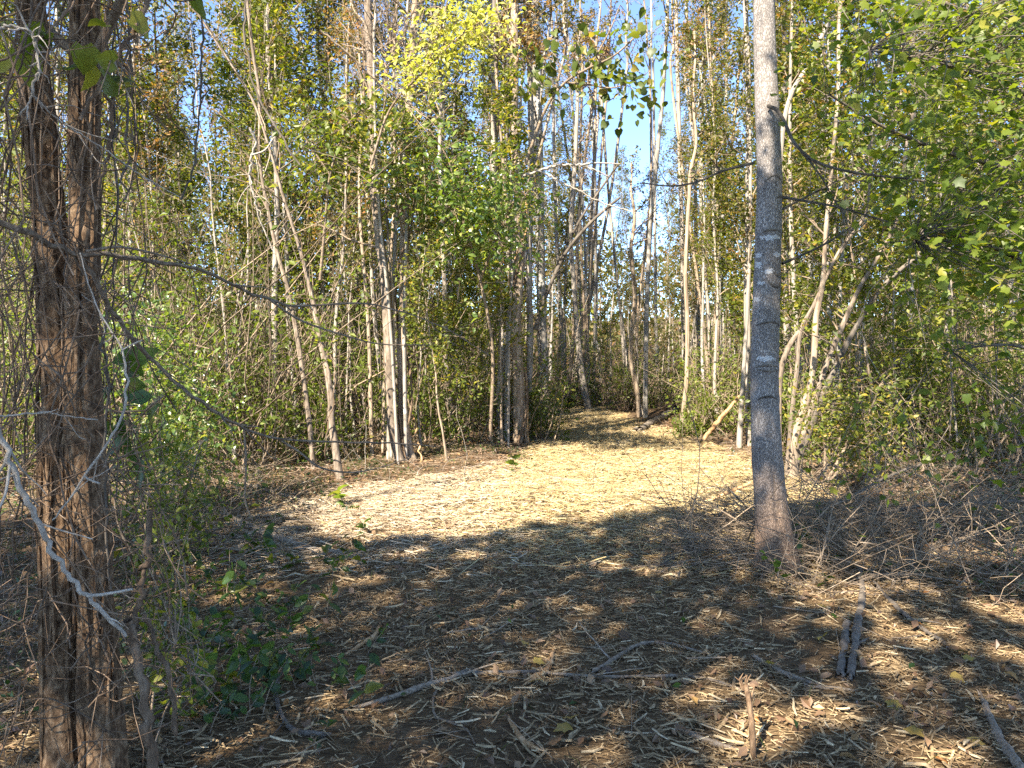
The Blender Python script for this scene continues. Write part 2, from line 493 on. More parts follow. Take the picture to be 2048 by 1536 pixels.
# ------------------------------------------------------------------ chips, straw and litter that nobody could count
def strip_part(C, ang, length, width, thick, tilt, rnd, rng, mat=0, solid=True, straight=False):
    """flat splinters lying on the ground; each a slightly bent sliver"""
    N = len(C)
    d = np.stack([np.cos(ang) * np.cos(tilt), np.sin(ang) * np.cos(tilt), np.sin(tilt)], -1)
    roll = rng.normal(size=N) * .35
    s0 = np.stack([-np.sin(ang), np.cos(ang), np.zeros(N)], -1)
    n0 = np.cross(d, s0)
    s = s0 * np.cos(roll)[:, None] + n0 * np.sin(roll)[:, None]
    n = np.cross(d, s)
    bend = rng.normal(size=(N, 1)) * .10
    L = length[:, None]; W = width[:, None]; T = thick[:, None]
    tw = rng.uniform(.25, .9, (N, 1)); tw2 = rng.uniform(.25, .9, (N, 1))
    ctr = [C - d * L * .5, C + s * L * bend, C + d * L * .5]
    rows = []
    if straight:
        ctr = [ctr[0], ctr[2]]
    for c, w in zip(ctr, (tw, tw2) if straight else (tw, 1, tw2)):
        if solid:
            rows += [c - s * W * w, c - s * W * w * .5 + n * T, c + s * W * w * .6 + n * T * .9, c + s * W * w]
        else:
            rows += [c - s * W * w, c + n * T, c + s * W * w]
    V = np.stack(rows, 1)
    k = 4 if solid else 3
    q = []
    for r_ in range(1 if straight else 2):
        for j in range(k - 1):
            q.append((r_ * k + j, r_ * k + j + 1, (r_ + 1) * k + j + 1, (r_ + 1) * k + j)[::-1])
    q = np.array(q)
    Fq = (q[None] + (np.arange(N) * V.shape[1])[:, None, None]).reshape(-1, 4)
    return (V.reshape(-1, 3), Fq, mat, np.repeat(rnd, len(q)), False)


def scatter(n, x0, x1, y0, y1, keep, rng):
    out = []
    got = 0
    while got < n:
        p = np.stack([rng.uniform(x0, x1, n), rng.uniform(y0, y1, n)], -1)
        # keep inside the view with a margin
        v = np.abs(p[:, 0]) < p[:, 1] * .70 + .9
        p = p[v]
        p = p[rng.random(len(p)) < keep(p[:, 0], p[:, 1])]
        out.append(p); got += len(p)
    p = np.concatenate(out)[:n]
    return np.column_stack([p, terrain(p[:, 0], p[:, 1])])


rg = np.random.default_rng(5)


def keep_chip(x, y):
    soil = vnoise(x * 1.3 + 7, y * 1.3 + 2)
    k = np.clip(1.25 - np.clip(off_path(x, y), 0, 9) / .9, .05, 1) * np.clip((soil - .1) * 4, .45, 1)
    return k * np.clip(1.25 - y / 9, .0, 1)


N = 58000
C = scatter(N, -4, 4.5, 2.0, 9, keep_chip, rg)
ln_ = np.exp(rg.normal(-3.2, .6, N)).clip(.012, .15)
C[:, 2] += rg.uniform(.0, .02, N)
wd_ = rg.uniform(.0014, .005, N) * (1 + ln_ * 4); b_ = ln_ > .10
chips = [strip_part(C[k_], rg.uniform(0, PI, k_.sum()), ln_[k_], wd_[k_], rg.uniform(.001, .004, k_.sum()), rg.normal(0, .16, k_.sum()), rg.beta(1.6, 2.0, k_.sum()), rg, 0, False, st_) for k_, st_ in ((b_, False), (~b_, True))]
tag(link('wood_chips', mesh('wood_chips', chips, [M['chip']])), 'carpet of tan and grey shredded wood chips covering the shaded foreground ground', kind='stuff')

N = 76000
keep_straw = lambda x, y: np.clip(straw_amount(x, y), 0, 1) * (.6 + .4 * (vnoise(x * 3, y * 3) > .35)) / (1 + np.clip(y - 9, 0, 20) * .05)
C = scatter(N, -4, 5, 5, 24, keep_straw, rg)
ln_ = np.exp(rg.normal(-2.6, .5, N)).clip(.03, .3)
C[:, 2] += rg.uniform(.0, 1, N) ** 1.5 * .05 * (.4 + vnoise(C[:, 0] * 5, C[:, 1] * 5))
wide = rg.uniform(.0025, .008, N)
pale = rg.random(N) < np.clip(.75 - (C[:, 0] + .6) / 1.6, .12, .9)
ang = rg.normal(.1, .8, N); th_ = rg.uniform(.001, .004, N); tl_ = rg.normal(0, .16, N); rn_ = rg.beta(1.7, 1.6, N)
P1 = strip_part(C[~pale], ang[~pale], ln_[~pale], wide[~pale], th_[~pale], tl_[~pale], rn_[~pale], rg, 0, False, True)
P2_ = strip_part(C[pale], ang[pale], ln_[pale], wide[pale] * 1.2, th_[pale], tl_[pale], rn_[pale], rg, 1, False, True)
tag(link('straw', mesh('straw', [P1, P2_], [M['straw'], M['chip_pale']])), 'golden shredded straw mulch spread over the sunlit clearing and path', kind='stuff')

N = 42000
C = scatter(N, -10, 11, 2.0, 17, lambda x, y: np.clip(.3 + off_path(x, y) / 1.2, .26, 1) * .8 * np.where(y > 7, np.clip(np.maximum(np.maximum(off_path(x, y) + .3, (-.2 - x) * .45), (y - 10.5) * .2), .12, 1), 1.5), rg)
C[:, 2] += rg.uniform(.0, .03, N)
lit1 = leaf_part(C, rg.uniform(.02, .07, N), rg.beta(1.8, 2.2, N), rg, 'diamond', 0, up=.62)
N2 = 16000
C = scatter(N2, -9, 10, 2.0, 15, lambda x, y: np.clip(np.maximum(.1 + off_path(x, y) / .7, np.where(y > 6.3, (-.3 - x) * .5, 0)), .06, 1) * .8, rg)
C[:, 2] += rg.uniform(.0, .05, N2)
ln_ = np.exp(rg.normal(-1.9, .55, N2)).clip(.05, .7)
lit2 = strip_part(C, rg.uniform(0, PI, N2), ln_, rg.uniform(.0015, .005, N2), rg.uniform(.0015, .005, N2), rg.normal(0, .15, N2), rg.beta(2, 2, N2), rg, mat=1, solid=False, straight=True)
tag(link('leaf_litter', mesh('leaf_litter', [lit1, lit2], [M['leaf_brown'], M['twig']])), 'brown fallen leaves and broken twigs littering the woodland floor', kind='stuff')

# small green ground cover
N = 9000
C = scatter(N, -8, 9, 2.2, 15, lambda x, y: np.clip(.02 + off_path(x, y) / .8 + .9 * (1.5 * np.exp(-((x + 1.4) ** 2 * .7 + ((y - 4.0) * .5) ** 2))), .025, 1) * (vnoise(x * 2.2 + 4, y * 2.2) > .42), rg)
C[:, 2] += np.abs(rg.normal(.04, .05, N))
tag(link('ground_cover', mesh('ground_cover', [leaf_part(C, rg.uniform(.02, .06, N), rg.random(N), rg, 'diamond', 0, up=.5)], [M['leaf_dark']])),
    'low green seedlings and creeping leaves over the woodland floor', kind='stuff')
N = 5000
C = scatter(N, -5, 6, 2.0, 12, lambda x, y: np.clip(.02 + off_path(x, y) / 1.0 + 1.0 * np.exp(-((x - 2.0) ** 2 + (y - 2.6) ** 2) * 2.5), .03, 1) * (vnoise(x * 1.6 + 1, y * 1.6 + 8) > .5), rg)
gl = rg.uniform(.05, .2, N)
gt = Tubes(3)
d_ = unit(np.column_stack([rg.normal(0, .55, N), rg.normal(0, .55, N), np.ones(N)]))
mid = C + d_ * gl[:, None] * .55
tip = mid + unit(d_ + np.column_stack([rg.normal(0, .6, N), rg.normal(0, .6, N), -.5 * np.ones(N)])) * gl[:, None] * .5
gt.add_many(np.stack([C, mid, tip], 1), np.tile(np.array([[.002, .0016, .0003]]), (N, 1)), rg.random(N))
tag(link('grass', mesh('grass', [gt.part(0, 3)], [M['grass']])), 'thin scattered green and straw coloured grass blades', kind='stuff')

# ------------------------------------------------------------------ trees: generic crown grown from a stem
def grow(path, rad, rng, start=.35, nb=26, blen=1.6, rise=.9, ntw=6, nlf=9, lsize=.08, tw=None, lv=None, thin=1.0, sun=False, spread=.05):
    """branches and twigs into tw (Tubes), leaf centres into lv (list)"""
    K = len(path)
    for i in range(nb):
        s = start + (1 - start) * ((i + rng.random()) / nb)
        f = s * (K - 1); k = min(int(f), K - 2); u = f - k
        p = path[k] * (1 - u) + path[k + 1] * u
        r = (rad[k] * (1 - u) + rad[k + 1] * u)
        a = rng.uniform(0, 2 * PI)
        L = blen * (1.05 - .65 * (s - start) / (1 - start + 1e-6)) * rng.uniform(.55, 1.15)
        d = np.array([math.cos(a), math.sin(a), rise * rng.uniform(.5, 1.5)])
        B = curl(p, d, L, 6, rng, .16, .04)
        br = np.linspace(min(r * .5, .02), .003, 6) * thin
        tw.add(B, br)
        for j in range(ntw):
            q = rng.uniform(.25, 1.0) * 5; qk = min(int(q), 4)
            tp = B[qk] + (B[qk + 1] - B[qk]) * (q - qk)
            td = unit(B[qk + 1] - B[qk]) + rng.normal(size=3) * .75
            tl = rng.uniform(.25, .6) * L * .6
            Tq = curl(tp, td, tl, 4, rng, .25)
            tw.add(Tq, np.array([.0045, .0035, .0028, .0015]) * thin)
            if nlf:
                n = rng.poisson(nlf)
                w = rng.uniform(.15, 1, n) * 3
                wk = np.minimum(w.astype(int), 2)
                lv.append(Tq[wk] + (Tq[wk + 1] - Tq[wk]) * (w - wk)[:, None] + rng.normal(size=(n, 3)) * spread)


KINDS = [  # bark, leaf material, leaves per twig, words
    dict(H=14, r=.075, bark='bark_pale', leaf='leaf_yellowgreen', nb=44, nlf=8, start=.22, blen=1.5, rise=1.0, ls=.075),
    dict(H=13, r=.06, bark='bark_pale', leaf='leaf_olive', nb=46, nlf=8, start=.20, blen=1.3, rise=1.3, ls=.07),
    dict(H=15, r=.085, bark='bark_grey', leaf='leaf_olive', nb=48, nlf=8, start=.28, blen=1.8, rise=.8, ls=.085),
    dict(H=13, r=.055, bark='bark_pale', leaf='leaf_orange', nb=42, nlf=5, start=.25, blen=1.1, rise=1.6, ls=.075),
    dict(H=15, r=.065, bark='bark_grey', leaf='leaf_orange', nb=40, nlf=4, start=.30, blen=1.4, rise=1.3, ls=.085),
    dict(H=9, r=.055, bark='bark_dark', leaf='leaf_green', nb=50, nlf=11, start=.15, blen=1.7, rise=.5, ls=.075),
    dict(H=11, r=.06, bark='bark_grey', leaf='leaf_green', nb=50, nlf=10, start=.2, blen=1.6, rise=.6, ls=.08),
    dict(H=11, r=.045, bark='bark_pale', leaf='leaf_olive', nb=26, nlf=1, start=.35, blen=1.0, rise=1.6, ls=.07),
    dict(H=6, r=.028, bark='bark_tan', leaf='leaf_yellowgreen', nb=30, nlf=8, start=.2, blen=1.0, rise=.7, ls=.07),
    dict(H=5, r=.022, bark='bark_pale', leaf='leaf_green', nb=26, nlf=9, start=.18, blen=.9, rise=.5, ls=.065),
    dict(H=7.5, r=.03, bark='bark_pale', leaf='leaf_olive', nb=22, nlf=2, start=.3, blen=.8, rise=1.4, ls=.06),
]
rt = np.random.default_rng(21)
for k in KINDS:
    H = k['H']
    K = 12
    z = np.linspace(-.1, H, K)
    w = np.cumsum(rt.normal(0, .06, (K, 2)), 0) * (H / 12)
    w -= w[1]
    P = np.column_stack([w[:, 0], w[:, 1], z])
    rad = k['r'] * (1.08 - .98 * np.linspace(0, 1, K) ** .85); rad[0] *= 1.35
    P = smoothpath(P, 20); rad = np.interp(np.linspace(0, K - 1, 20), np.arange(K), rad)
    rad = rad * .72
    tr = Tubes(7); tr.add(P, rad, .5)
    tw = Tubes(4); lv = []
    grow(P, rad, rt, k['start'], k['nb'], k['blen'], k['rise'], 7, k['nlf'] * 1.7, k['ls'], tw, lv, spread=.085)
    lv = np.concatenate(lv)
    k['trunk'] = mesh('trunk', [tr.part(0)], [M[k['bark']]])
    k['crown'] = mesh('crown', [tw.part(0, 3), leaf_part(lv, rt.uniform(.65, 1.35, len(lv)) * k['ls'] * 1.12, rt.random(len(lv)), rt, 'diamond', 1)], [M['twig'], M[k['leaf']]])

WORDS = ['slender pale-trunked tree with yellow-green leaves', 'thin pale pole tree with olive leaves', 'tall grey-barked tree with olive leaves',
         'thin pale tree holding dry orange leaves', 'tall grey tree with sparse orange leaves', 'low dark-stemmed tree with dense green crown',
         'grey-stemmed tree with a full green crown', 'nearly bare pale pole tree', 'small tan-stemmed sapling with yellow-green leaves',
         'small pale sapling with green leaves', 'bare whippy pale sapling']
ZONES = [(280, 'behind the shaggy tree'), (480, 'behind the bright green bush'), (700, 'behind the orange-barked leaning stem'), (880, 'behind the pair of trunks'),
         (1010, 'between the pair and the vine-wrapped trunk'), (1130, 'behind the vine-wrapped trunk'), (1260, 'beyond the far end of the path'), (1345, 'under the blue gap of sky'),
         (1480, 'behind the two poles by the gap'), (1600, 'behind the big grey trunk'), (1760, 'behind the leaning clump'), (1900, 'right of the leaning clump'), (9999, 'behind the leafy boughs at right')]


GROUPS = [w.replace('tree ', 'trees ', 1).replace('sapling', 'saplings') if 'tree ' in w else w.replace('sapling', 'saplings').replace('tree', 'trees') for w in WORDS]


def plant_tree(ki, x, y, scale, rot, lean=(0, 0)):
    k = KINDS[ki]
    px = pxy((x, y, 1))[0]
    zone = [zn for lim, zn in ZONES if px < lim][0]
    far = y > (20 if ki < 8 else 15)
    lab = ('distant ' if far else '') + WORDS[ki] + ' ' + zone
    nm = 'sapling' if ki >= 8 else 'tree'
    root = thing(nm, lab, nm, (x, y, float(terrain(x, y))), GROUPS[ki])
    root.rotation_euler = (lean[0], lean[1], rot)
    root.scale = (scale, scale, scale * random.uniform(.92, 1.08))
    link('trunk', k['trunk'], root)
    link('crown', k['crown'], root)


placed = []


def free(x, y, dmin):
    return all((x - a) ** 2 + (y - b) ** 2 > dmin * dmin for a, b in placed)


rp = np.random.default_rng(33)
n_t = 0
for tries in range(6000):
    if n_t >= 205:
        break
    y = 11.0 + 34 * rp.random() ** 1.25
    px = rp.uniform(-150, 2200)
    x = (px - 1024) / F * y
    if y < 20.5 and off_path(np.array(x), np.array(y)) < .6:
        continue
    if px < 1000 and y < 11.5 or px > 1500 and y < 10.5:
        continue
    if not free(x, y, .62):
        continue
    gap = 1150 < px < 1370            # the strip of open sky over the path
    ki = rp.choice([0, 1, 2, 3, 4, 5, 6, 7], p=[.18, .2, .12, .12, .08, .08, .10, .12])
    if 1000 < px < 1500 and ki in (5, 6) and y < 24:
        ki = 1
    sc = rp.uniform(.8, 1.15)
    if gap or 1000 < px < 1450:
        lim = np.interp(px, [1000, 1120, 1180, 1230, 1280, 1330, 1370, 1450], [-400, 0, 120, 270, 330, 280, 20, -300])
        hz = CAM_H + (700 - lim) / F * y
        if hz < KINDS[ki]['H'] * sc:
            sc = hz / KINDS[ki]['H'] * rp.uniform(.85, 1.0)
        if sc < .45:
            continue
    placed.append((x, y)); n_t += 1
    plant_tree(ki, x, y, sc, rp.uniform(0, 6.28), (rp.normal(0, .035), rp.normal(0, .035)))
n_s = 0
for tries in range(4000):
    if n_s >= 140:
        break
    y = 9.5 + 18 * rp.random()
    px = rp.uniform(200, 2150)
    x = (px - 1024) / F * y
    if off_path(np.array(x), np.array(y)) < .6 or (px < 1000 and y < 10.6) or not free(x, y, .4):
        continue
    placed.append((x, y)); n_s += 1
    plant_tree(int(rp.choice([8, 9, 10], p=[.25, .25, .5])), x, y, rp.uniform(.6, 1.1), rp.uniform(0, 6.28), (rp.normal(0, .1), rp.normal(0, .1)))

# ------------------------------------------------------------------ far woods, read as one mass
rf = np.random.default_rng(3)
N = 110000
y = rf.uniform(40, 84, N); px = rf.uniform(-250, 2300, N); x = (px - 1024) / F * y
top = np.interp(px, [-250, 900, 1120, 1200, 1270, 1340, 1450, 2300], [14, 14, 12, 8.5, 7.5, 8.5, 12, 14]) * (.8 + .4 * vnoise(x * .25, y * .25))
z = rf.random(N) ** 1.05 * top + terrain(x, y)
C = np.column_stack([x, y, z])
keep = vnoise(x * .45 + z * .3, z * .6 + y * .2) > .22
C = C[keep]
ft = Tubes(4)
for i in range(420):
    yy = rf.uniform(42, 80); pp = rf.uniform(-200, 2250); xx = (pp - 1024) / F * yy
    h = rf.uniform(7, 12) if not 1150 < pp < 1380 else rf.uniform(4, 6.5)
    z0 = float(terrain(xx, yy))
    ft.add(np.array([[xx, yy, z0 - .2], [xx + rf.normal(0, .2), yy, z0 + h * .5], [xx + rf.normal(0, .4), yy, z0 + h]]), [rf.uniform(.06, .12), .06, .02])
tag(link('woods', mesh('woods', [ft.part(0, 4), leaf_part(C, rf.uniform(.20, .44, len(C)), rf.random(len(C)), rf, 'diamond', 1, up=.3)], [M['bark_pale'], M['leaf_olive']])),
    'far mass of mixed autumn woodland closing the view', kind='stuff')

# ------------------------------------------------------------------ undergrowth
def undergrowth(name, label, n, inside, rng, hmax, leaf, lsize, nl, bare=.3, lm=('leaf_green',)):
    tw = Tubes(4); C = []
    c = 0
    while c < n:
        y = rng.uniform(8.3, 25); px = rng.uniform(-100, 2150); x = (px - 1024) / F * y
        if (1255 < px < 1378 and y < 19.5) or (1392 < px < 1505 and y < 13.8):
            continue
        if not inside(px, x, y) or rng.random() > np.clip(1.3 - (y - 9) / 22, .3, 1):
            continue
        c += 1
        z0 = float(terrain(x, y))
        h = hmax(px, y) * rng.uniform(.3, 1.15)
        b = rng.random() < bare
        for s in range(rng.integers(3, 7)):
            d = np.array([rng.normal(0, .32), rng.normal(0, .32), 1])
            P = curl((x + rng.normal(0, .12), y + rng.normal(0, .12), z0 - .03), d, h * rng.uniform(.5, 1.1), 7, rng, .14)
            tw.add(P, np.linspace(.009, .002, 7) * (1 + h * .15))
            for t in range(4):
                k = rng.integers(1, 6)
                Q = curl(P[k], unit(P[k + 1] - P[k]) + rng.normal(size=3) * .9, h * rng.uniform(.12, .3), 4, rng, .3)
                tw.add(Q, [.004, .003, .0025, .0012])
                if not b:
                    m = rng.poisson(nl)
                    C.append(Q[rng.integers(0, 4, m)] + rng.normal(size=(m, 3)) * .07)
    C = np.concatenate(C)
    rnd = np.clip(.55 * rng.random(len(C)) + .45 * vnoise(C[:, 0] * 1.5, C[:, 2] * 1.5 + C[:, 1]), 0, 1)
    o = link(name, mesh(name, [tw.part(0, 3), leaf_part(C, rng.uniform(.6, 1.4, len(C)) * lsize, rnd, rng, 'diamond', 1, up=.45)], [M['twig'], M[leaf]]))
    tag(o, label, kind='stuff')


ru = np.random.default_rng(8)
undergrowth('undergrowth', 'dense tangle of green shrubs and bare stems filling the wood left of the path', 340,
            lambda px, x, y: px < 1010 and y > np.interp(px, [-100, 250, 450, 1000], [7.8, 8.3, 9.8, 12.6]) and off_path(x, y) > .8, ru,
            lambda px, y: np.interp(px, [0, 300, 600, 1000], [5.2, 5.0, 4.6, 2.5]), 'leaf_mix', .075, 17)
undergrowth('undergrowth', 'tangle of yellow-green shrubs and bare stems filling the wood right of the path', 270,
            lambda px, x, y: px > 1440 and y > np.interp(px, [1440, 1600, 2150], [12, 10.3, 8.4]) and off_path(x, y) > .5, ru,
            lambda px, y: np.interp(px, [1440, 1600, 2100], [1.8, 3.0, 3.8]), 'leaf_mix', .068, 17, bare=.3)
undergrowth('undergrowth', 'low bushes and thin bare stems under the trees beyond the path end', 200,
            lambda px, x, y: 980 < px < 1500 and y > 13 and (off_path(x, y) > .35 or y > 20.8), ru,
            lambda px, y: 2.4, 'leaf_mix', .07, 12, bare=.35)

# ------------------------------------------------------------------ helpers for things built one by one
def pxpath(pts, Y):
    Ys = np.broadcast_to(np.asarray(Y, float), (len(pts),)) if np.ndim(Y) == 0 else np.interp(np.linspace(0, 1, len(pts)), np.linspace(0, 1, len(Y)), Y)
    return np.array([at(p[0], p[1], y) for p, y in zip(pts, Ys)])


def wrad(w, Y):
    return np.asarray(w, float) * .5 / F * Y


def part(name, parts, mats, root, label=None):
    """mesh child of a thing, built in world coordinates"""
    L = np.array(root.location)
    ps = [(p[0] - L, *p[1:]) for p in parts if p is not None and len(p[1])]
    if not ps:
        return None
    o = link(name, mesh(name, ps, mats), root)
    if label:
        o['label'] = label
    return o


def whole(name, parts, mats, label, cat, group=None, kind=None):
    """a thing that is one mesh, its origin at its lowest point"""
    V = np.concatenate([p[0] for p in parts]); b = V[V[:, 2].argmin()]
    o = link(name, mesh(name, [(p[0] - b, *p[1:]) for p in parts], mats))
    o.location = b
    return tag(o, label, cat, group, kind)


_LM = {}


def leaf_mesh(kind, mat, i):
    key = (kind, mat, i)
    if key not in _LM:
        tv, tf = LEAF[kind]
        rr = np.random.default_rng(i + 50)
        v = tv.copy()
        v[:, 2] += (v[:, 0] ** 2) * rr.normal(0, .12) + v[:, 1] * rr.normal(0, .1) + np.abs(v[:, 1]) * rr.normal(0.05, .15)
        _LM[key] = mesh('leaf', [(v, tf, 0, np.full(len(tf), (i + .5) / 10), True)], [M[mat]])
    return _LM[key]


from mathutils import Matrix


def leaf_objs(root, C, sizes, rng, kind, mat, up=.5, droop=0.0, name='leaf'):
    L = Vector(root.location)
    for c, sz in zip(C, np.broadcast_to(sizes, (len(C),))):
        o = link(name, leaf_mesh(kind, mat, int(rng.integers(0, 10))), root)
        n = Vector(rng.normal(size=3) * (1 - up)) + Vector((0, 0, up * .8)) + Vector(SUN) * up * .75; n.normalize()
        d = Vector(rng.normal(size=3)); d = d - n * d.dot(n); d.z -= droop; d.normalize()
        b = n.cross(d).normalized(); n = d.cross(b)
        m = Matrix((d, b, n)).transposed().to_4x4()
        o.matrix_local = Matrix.Translation(Vector(c) - L) @ m @ Matrix.Scale(float(sz), 4)


def split_leaves(root, C, sizes, rng, kind, mat, limit=300, up=.5, droop=0.0, far_kind=None):
    """the leaves that show largest become parts, the rest one part of kind stuff"""
    C = np.asarray(C); sizes = np.broadcast_to(np.asarray(sizes, float), (len(C),))
    q = np.array([pxy(c) for c in C])
    inv = (q[:, 0] > -20) & (q[:, 0] < 2070) & (q[:, 1] > -20) & (q[:, 1] < 1560)
    sc = sizes / C[:, 1] * inv + 1e-6 * rng.random(len(C))
    o = np.argsort(-sc)
    a, b = o[:limit], o[limit:]
    leaf_objs(root, C[a], sizes[a], rng, kind, mat, up, droop)
    if len(b):
        f = part('foliage', [leaf_part(C[b], sizes[b], rng.random(len(b)), rng, far_kind or kind, 0, up=up, droop=droop)], [M[mat]], root)
        f['kind'] = 'stuff'


def round_trunk(P, rad, S, n, disp):
    """dense ringed stem; disp(theta grid, z grid) gives relief in fractions of the radius"""
    K = len(P)
    P2 = smoothpath(P, n); r2 = np.interp(np.linspace(0, K - 1, n), np.arange(K), rad)
    th = np.arange(S) * 2 * PI / S
    TH, Z = np.meshgrid(th, P2[:, 2])
    rr = r2[:, None] * (1 + disp(TH, Z))
    V = np.stack([P2[:, 0:1] + rr * np.cos(TH), P2[:, 1:2] + rr * np.sin(TH), np.broadcast_to(P2[:, 2:3], TH.shape)], -1).reshape(-1, 3)
    k, j = np.meshgrid(np.arange(n - 1), np.arange(S), indexing='ij')
    q = np.stack([k * S + j, k * S + (j + 1) % S, (k + 1) * S + (j + 1) % S, (k + 1) * S + j], -1).reshape(-1, 4)
    return V, q, P2, r2


def crown_for(root, P, rad, rng, leaf, nb=18, blen=1.3, nlf=6, ls=.08, start=.5, rise=.9, open_sky=True):
    tw = Tubes(4); lv = []
    grow(P, rad, rng, start, nb, blen, rise, 6, nlf, ls, tw, lv)
    C = np.concatenate(lv)
    if open_sky:
        C = C[~shades_clearing(C)]
    return part('crown', [tw.part(0, 4), leaf_part(C, ls * rng.uniform(.7, 1.3, len(C)), rng.random(len(C)), rng, 'diamond', 1)], [M['twig'], M[leaf]], root)


def topped(P, rad, H, rng, end=.02, n=6):
    """carry a stem on above the picture to height H"""
    d = unit(P[-1] - P[-2]); d = unit(d * .5 + np.array([0, 0, .5]))
    z = np.linspace(P[-1][2], H, n + 1)[1:]
    ext = P[-1] + d * ((z - P[-1][2]) / d[2])[:, None] + np.cumsum(rng.normal(0, .04, (n, 3)) * [1, 1, 0], 0)
    return np.vstack([P, ext]), np.concatenate([rad, np.linspace(rad[-1], end, n + 1)[1:]])


# ------------------------------------------------------------------ the big grey trunk right of the path
def grey_tree():
    rng = np.random.default_rng(101)
    Y = 5.6
    b = grd(1556, 1135)
    root = thing('grey_tree', 'big smooth grey trunk with pale patches standing alone at the path edge', 'tree', b)
    pts = [(1553, 1165), (1552, 1135), (1550, 1100), (1545, 1050), (1539, 980), (1533, 900), (1530, 820), (1529, 740), (1531, 650), (1534, 560), (1537, 460), (1539, 360), (1536, 260), (1531, 130), (1528, 0)]
    w = [104, 94, 82, 74, 68, 64, 61, 60, 60, 58, 57, 56, 55, 52, 50]
    P = pxpath(pts, Y); rad = wrad(w, Y) * np.linspace(.95, .82, len(w))
    P, rad = topped(P, rad, 13, rng)
    zs = [at(0, y, Y)[2] for y in (355, 460, 560, 645, 737, 797, 210, 930)]
    face = -PI / 2

    def disp(TH, Z):
        u = np.cos(TH) * 2.6 + 9; v = np.sin(TH) * 2.6 + 9
        d = .05 * (vnoise(u + Z * .5, v + Z * .5) - .5)
        d += .03 * (vnoise(np.cos(TH) * 26 + 40 + np.sin(TH) * 7, Z * 16 + np.sin(TH) * 26) - .5)
        for z in zs:
            d += .035 * np.exp(-((Z - z) / .035) ** 2)
        fl = np.clip((.55 - Z) / .6, 0, 1) ** 1.6
        d += fl * (.32 * np.abs(np.cos(1.5 * TH + .6)) - .10)
        # a grown-over wound low on the trunk
        d -= .16 * np.exp(-((TH - 4.75) / .16) ** 2) * np.exp(-((Z - .62) / .30) ** 2)
        d += .12 * np.exp(-((TH - 4.45) / .2) ** 2) * np.exp(-((Z - .66) / .34) ** 2)
        d += .06 * np.exp(-((TH - 5.1) / .2) ** 2) * np.exp(-((Z - .60) / .34) ** 2)
        return d
    V, q, P2, r2 = round_trunk(P, rad, 72, 560, disp)
    m, nt, nd, ln = nodes_of('smooth_grey_bark')
    tc = nd.new('ShaderNodeTexCoord')
    mp = nd.new('ShaderNodeMapping'); mp.inputs['Scale'].default_value = (1, 1, .38); ln.new(tc.outputs['Object'], mp.inputs[0])
    n = nd.new('ShaderNodeTexNoise'); n.inputs['Scale'].default_value = 95; n.inputs['Detail'].default_value = 3; ln.new(mp.outputs[0], n.inputs['Vector'])
    vo = nd.new('ShaderNodeTexVoronoi'); vo.feature = 'DISTANCE_TO_EDGE'; vo.inputs['Scale'].default_value = 82
    mxv = nd.new('ShaderNodeMix'); mxv.data_type = 'RGBA'; mxv.inputs[0].default_value = .03
    ln.new(mp.outputs[0], mxv.inputs[6]); ln.new(n.outputs['Color'], mxv.inputs[7]); ln.new(mxv.outputs[2], vo.inputs['Vector'])
    r = ramp(nd, [(.0, (.085, .072, .063)), (.09, (.19, .167, .148)), (.32, (.38, .34, .305))]); ln.new(vo.outputs['Distance'], r.inputs[0])
    n2 = nd.new('ShaderNodeTexNoise'); n2.inputs['Scale'].default_value = 6; n2.inputs['Detail'].default_value = 5; ln.new(tc.outputs['Object'], n2.inputs['Vector'])
    hs = nd.new('ShaderNodeHueSaturation'); ln.new(r.outputs[0], hs.inputs['Color'])
    mr = nd.new('ShaderNodeMapRange'); mr.inputs[3].default_value = .55; mr.inputs[4].default_value = 1.45; ln.new(n2.outputs['Fac'], mr.inputs[0]); ln.new(mr.outputs[0], hs.inputs['Value'])
    a = nd.new('ShaderNodeAttribute'); a.attribute_name = 'patch'
    n3 = nd.new('ShaderNodeTexNoise'); n3.inputs['Scale'].default_value = 40; n3.inputs['Detail'].default_value = 4; ln.new(tc.outputs['Object'], n3.inputs['Vector'])
    ad = nd.new('ShaderNodeMath'); ad.operation = 'ADD'; ln.new(a.outputs['Fac'], ad.inputs[0])
    sc_ = nd.new('ShaderNodeMath'); sc_.operation = 'MULTIPLY_ADD'; sc_.inputs[1].default_value = 1.5; sc_.inputs[2].default_value = -.75; ln.new(n3.outputs['Fac'], sc_.inputs[0]); ln.new(sc_.outputs[0], ad.inputs[1])
    rp_ = ramp(nd, [(.42, (0, 0, 0)), (.55, (1, 1, 1))]); ln.new(ad.outputs[0], rp_.inputs[0])
    mx = nd.new('ShaderNodeMix'); mx.data_type = 'RGBA'; ln.new(rp_.outputs[0], mx.inputs[0]); ln.new(hs.outputs[0], mx.inputs[6]); mx.inputs[7].default_value = (.46, .45, .43, 1)
    ab = nd.new('ShaderNodeAttribute'); ab.attribute_name = 'lowbark'
    mx2 = nd.new('ShaderNodeMix'); mx2.data_type = 'RGBA'; mx2.blend_type = 'MULTIPLY'; ln.new(ab.outputs['Fac'], mx2.inputs[0]); ln.new(mx.outputs[2], mx2.inputs[6]); mx2.inputs[7].default_value = (1.0, .74, .55, 1)
    p = nd.new('ShaderNodeBsdfPrincipled'); p.inputs['Roughness'].default_value = .85; p.inputs['Specular IOR Level'].default_value = .25
    ln.new(mx2.outputs[2], p.inputs['Base Color'])
    bp = nd.new('ShaderNodeBump'); bp.inputs['Strength'].default_value = .8; bp.inputs['Distance'].default_value = .006
    ln.new(vo.outputs['Distance'], bp.inputs['Height']); ln.new(bp.outputs[0], p.inputs['Normal'])
